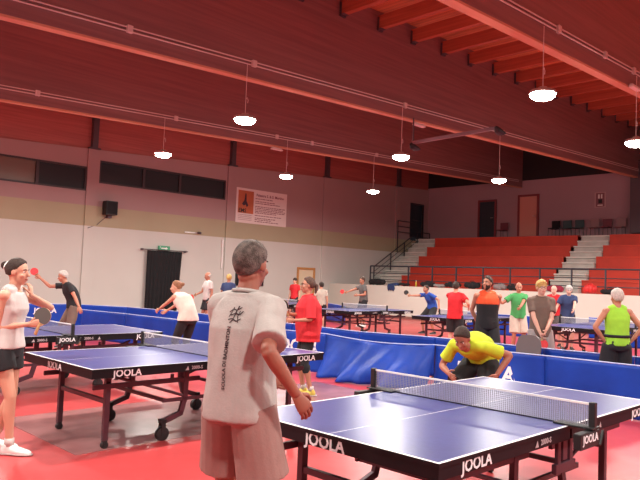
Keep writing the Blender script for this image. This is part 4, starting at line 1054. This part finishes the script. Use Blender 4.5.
# 12 man in green
m12 = person('bald man in green t-shirt and beige shorts raising his right hand', (13.9, 8.0), 228, 1.70, hyaw=-10, hpitch=12, skin='tan', hair='grey', hstyle='bald', top=dict(c='green', hem=.88, inf=.022), bottom=dict(c='beige', len=.9, inf=.03),
             shoes='black', socks='black', wr={'R': (13.45, 8.35, 1.36), 'L': (13.55, 7.75, 1.12)}, el={'R': (.6, 0, -1), 'L': (-.5, -.5, -1)}, curl=(.3, .8), vox=.012, belly=.03)
# 13 man in grey-brown polo
m13 = person('smiling fair-haired man with glasses in grey-brown polo, hands clasped', (9.66, 5.16), 226, 1.72, hyaw=4, hpitch=2, skin='pale', hair='blonde', hstyle='thick', glasses=True,
             top=dict(c='taupe', hem=.84, sleeve=.66, inf=.018, st=.7, collar=True), bottom=dict(c='lightgrey', len=.95, inf=.028), shoes='grey', socks='black',
             wr={'R': (9.46, 5.06, .90), 'L': (9.51, 4.98, .94)}, el={'R': (1, -.6, 0), 'L': (-1, -.6, 0)}, curl=(.8, .8), vox=.009, belly=.01)
# 14 red shirt
m14 = person('dark-haired player in red t-shirt with yellow shoulder, turned side-on', (12.85, 9.05), 20, 1.66, lean=3, hyaw=10, hpitch=4, skin='light', hair='dark', hstyle='short', top=dict(c='red', hem=.84, inf=.03, st=.9), bottom=dict(c='black', len=.9, inf=.03),
             wr={'R': (13.05, 8.8, 1.06), 'L': (13.15, 9.0, 1.1)}, vox=.012, shoes='black')
# 15 blue shirt
m15 = person('player in blue t-shirt crouching with a black racket raised', (16.9, 12.85), 170, 1.72, lean=38, twist=-6, hyaw=6, hpitch=-16, skin='tan', hair='dark', hstyle='short', crouch=.10, squat_back=.08, top=dict(c='blue', hem=.9, inf=.02), bottom=dict(c='black', len=.9, inf=.03),
             wr={'R': (16.2, 13.25, 1.18), 'L': (16.75, 12.4, .85)}, el={'R': (.5, 0, -1), 'L': (-.6, -.5, 0)}, curl=(.9, .6), vox=.014, shoes='black', feet={'R': (.2, .1), 'L': (-.2, 0)})
# 16 grey shirt
m16 = person('balding man in dark grey t-shirt holding a red racket at the far table', (16.9, 15.75), 158, 1.74, lean=8, hyaw=8, hpitch=8, skin='tan', hair='brown', hstyle='short', top=dict(c='grey', hem=.88, inf=.02), bottom=dict(c='black', len=.9, inf=.03),
             wr={'R': (16.45, 16.1, 1.20), 'L': (16.55, 15.7, 1.10)}, el={'R': (.5, 0, -1), 'L': (-.5, 0, -1)}, curl=(.9, .7), vox=.014, shoes='white', socks='white')
# 17, 18 leaning at the right table
m17 = person('white-haired man in navy t-shirt leaning on the table at the right', (16.30, 7.95), 218, 1.70, lean=20, hyaw=-8, hpitch=16, skin='pale', hair='white', hstyle='thick', top=dict(c='navy', hem=.86, inf=.026, st=1), bottom=dict(c='black', len=.9, inf=.03),
             wr={'R': (15.98, 8.18, .86), 'L': (15.80, 7.55, .98)}, el={'R': (.8, -.5, 0), 'L': (-.8, -.5, 0)}, curl=(.3, .6), vox=.012, shoes='black', belly=.03)
m18 = person('bald man in red t-shirt bending behind the white-haired man in navy', (16.95, 8.6), 190, 1.70, lean=26, hyaw=-6, hpitch=4, skin='pale', hair='white', hstyle='bald', top=dict(c='red', hem=.86, inf=.026, st=1), bottom=dict(c='grey', len=.9, inf=.03), vox=.012, shoes='black')
# 19 green vest
m19 = person('grey-haired man in lime green vest and black shorts, hands on hips, back to us', (8.98, 3.66), 44, 1.62, hyaw=12, hpitch=4, skin='tan', hair='white', hstyle='thick',
             top=dict(c='lime', hem=.92, sleeve=0, inf=.02, st=.6, neck=1.475), bottom=dict(c='black', len=.95, inf=.04, fl=.01, waist=1.0), shoes='black', socks='black',
             wr={'R': (.19, -.02, .98), 'L': (-.19, -.02, .98)}, wl=True, el={'R': (1, -.25, 0), 'L': (-1, -.25, 0)}, palm={'R': ((-1, 0, 0), (-.3, .8, -.3)), 'L': ((1, 0, 0), (.3, .8, -.3))}, curl=(.3, .3), vox=.009, belly=.02)
# waist band of the vest
bm = B(); cc = m19['spine'](1.06)[0]; tube(bm, [cc+V((0, 0, -.02)), cc+V((0, 0, .02))], [(.186, .158)]*2, 24, side=(1, 0, 0), cap=0); bmesh.ops.scale(bm, vec=(m19['s'],)*3, verts=bm.verts[:]); obj('waist_strap', bm, CL['black'], m19['root'], True)

# rackets
racket(hand_point(m2, 'R', .07)-V((.0, .0, .055)), (.25, -.2, 1), (-.72, -.68, .1), 'grey', 'grey racket in the hand of the woman in white tank top')
racket(hand_point(m3, 'R', .06), (-.55, .3, .75), (-.3, -.8, .1), 'red', 'red racket in the outstretched hand of the man in black')
racket(hand_point(m7, 'R', .05), (-.4, .25, .9), (-.9, -.3, .2), 'black', 'dark racket held up by the woman in red')
racket(hand_point(m13, 'R', .07), (.0, -.25, -.95), (-.7, -.7, .0), 'red', 'red racket hanging from the hands of the grey-brown polo man')
racket(hand_point(m15, 'R', .07), (-.4, .5, .7), (-.7, -.7, .0), 'black', 'black racket of the player in blue')
racket(hand_point(m16, 'R', .07), (-.75, .75, .2), (-.7, -.7, .1), 'red', 'red racket of the balding man in dark grey')
racket(hand_point(m5, 'R', .07), (-.4, .3, -.3), (-.7, -.7, .1), 'red', 'red racket of the bald man in white by the left wall')

# lettering on the back of the white t-shirt: laid onto the cloth
def decal(P, s_, size, centre, xdir, ydir, name, m, bold=.03, me=None):
    tp = P['top']; tree = BVHTree.FromPolygons([v.co for v in tp.data.vertices], [p.vertices for p in tp.data.polygons])
    me = me or textmesh(s_, size, size*bold, 0); M3 = frameM(centre, xdir, ydir)
    n = (V(xdir).cross(V(ydir))).normalized()
    b = bmesh.new(); b.from_mesh(me)
    bmesh.ops.triangulate(b, faces=b.faces[:])
    b.transform(M3)
    for v in b.verts:
        h_ = tree.ray_cast(v.co+n*.5, -n)
        if h_[0] is not None: v.co = h_[0]+n*.0035
    return obj(name, b, m, tp, fix=False)
inkb = mat('shirt_print', (.03, .01, .015), .7)
s1 = m1['s']; sp = lambda z: m1['spine'](z)[0]*s1
xo = .035
decal(m1, 'SCUOLA DI BADMINTON', .027, (xo, -.3, sp(1.17).z), (0, 0, 1), (-1, 0, 0), 'back_lettering', inkb)
bm = B()
def stroke(pts, w):
    for a, b2 in zip(pts, pts[1:]):
        a, b2 = V((*a, 0)), V((*b2, 0)); d = (b2-a).normalized(); q = V((-d.y, d.x, 0))*w
        poly(bm, [a-q, b2-q*.7, b2+q*.7, a+q])
stroke([(-.055, .02), (-.03, .045), (.0, .035), (.035, .06)], .005); stroke([(-.04, -.005), (-.005, .012), (.03, .0), (.055, .03)], .006); stroke([(.01, .07), (.0, .03), (-.01, -.04), (-.03, -.065)], .006)
stroke([(-.05, -.04), (-.02, -.03), (.02, -.05), (.05, -.03)], .005); stroke([(.03, .03), (.02, -.01), (.035, -.06)], .004); stroke([(-.03, .06), (-.035, .02), (-.05, -.02)], .004)
bmesh.ops.subdivide_edges(bm, edges=bm.edges[:], cuts=2)
bmesh.ops.scale(bm, vec=(.62, .62, 1), verts=bm.verts[:])
me = bpy.data.meshes.new('e'); bm.to_mesh(me); bm.free()
decal(m1, '', .1, (xo+.012, -.3, sp(1.375).z), (1, 0, 0), (0, 0, 1), 'back_emblem', inkb, me=me)
# ------------------------------------------------------------------ camera
f, pitch, roll, h, yaw = 664.795, .0586, .0355, 1.6054, .7553
cr, sr, c_, s_ = math.cos(roll), math.sin(roll), math.cos(pitch), math.sin(pitch)
E1 = V((math.sin(yaw), math.cos(yaw), 0)); E2 = V((-math.cos(yaw), math.sin(yaw), 0))
def room(v): return V((v.dot(E1), v.dot(E2), v.z))
A_, B_, F_ = V((1, 0, 0)), V((0, -s_, c_)), V((0, c_, s_))
Rt = room(A_*cr+B_*sr); Up = room(-A_*sr+B_*cr); Fw = room(F_)
cam = bpy.data.cameras.new('camera'); co = bpy.data.objects.new('camera', cam); C.objects.link(co)
co.matrix_world = Matrix(((Rt.x, Up.x, -Fw.x, 0), (Rt.y, Up.y, -Fw.y, 0), (Rt.z, Up.z, -Fw.z, h), (0, 0, 0, 1)))
cam.sensor_width = 36; cam.lens = f*36/640
cam.shift_x = -42.2/640; cam.shift_y = 1.5/640
cam.clip_end = 200; cam.clip_start = .05
S.camera = co
w = bpy.data.worlds.new('world'); S.world = w; w.use_nodes = True
w.node_tree.nodes['Background'].inputs[0].default_value = (.05, .045, .05, 1); w.node_tree.nodes['Background'].inputs[1].default_value = .2
S.view_settings.view_transform = 'Standard'; S.view_settings.look = 'None'; S.view_settings.gamma = 1; S.view_settings.use_curve_mapping = False
S.view_settings.exposure = -0.12
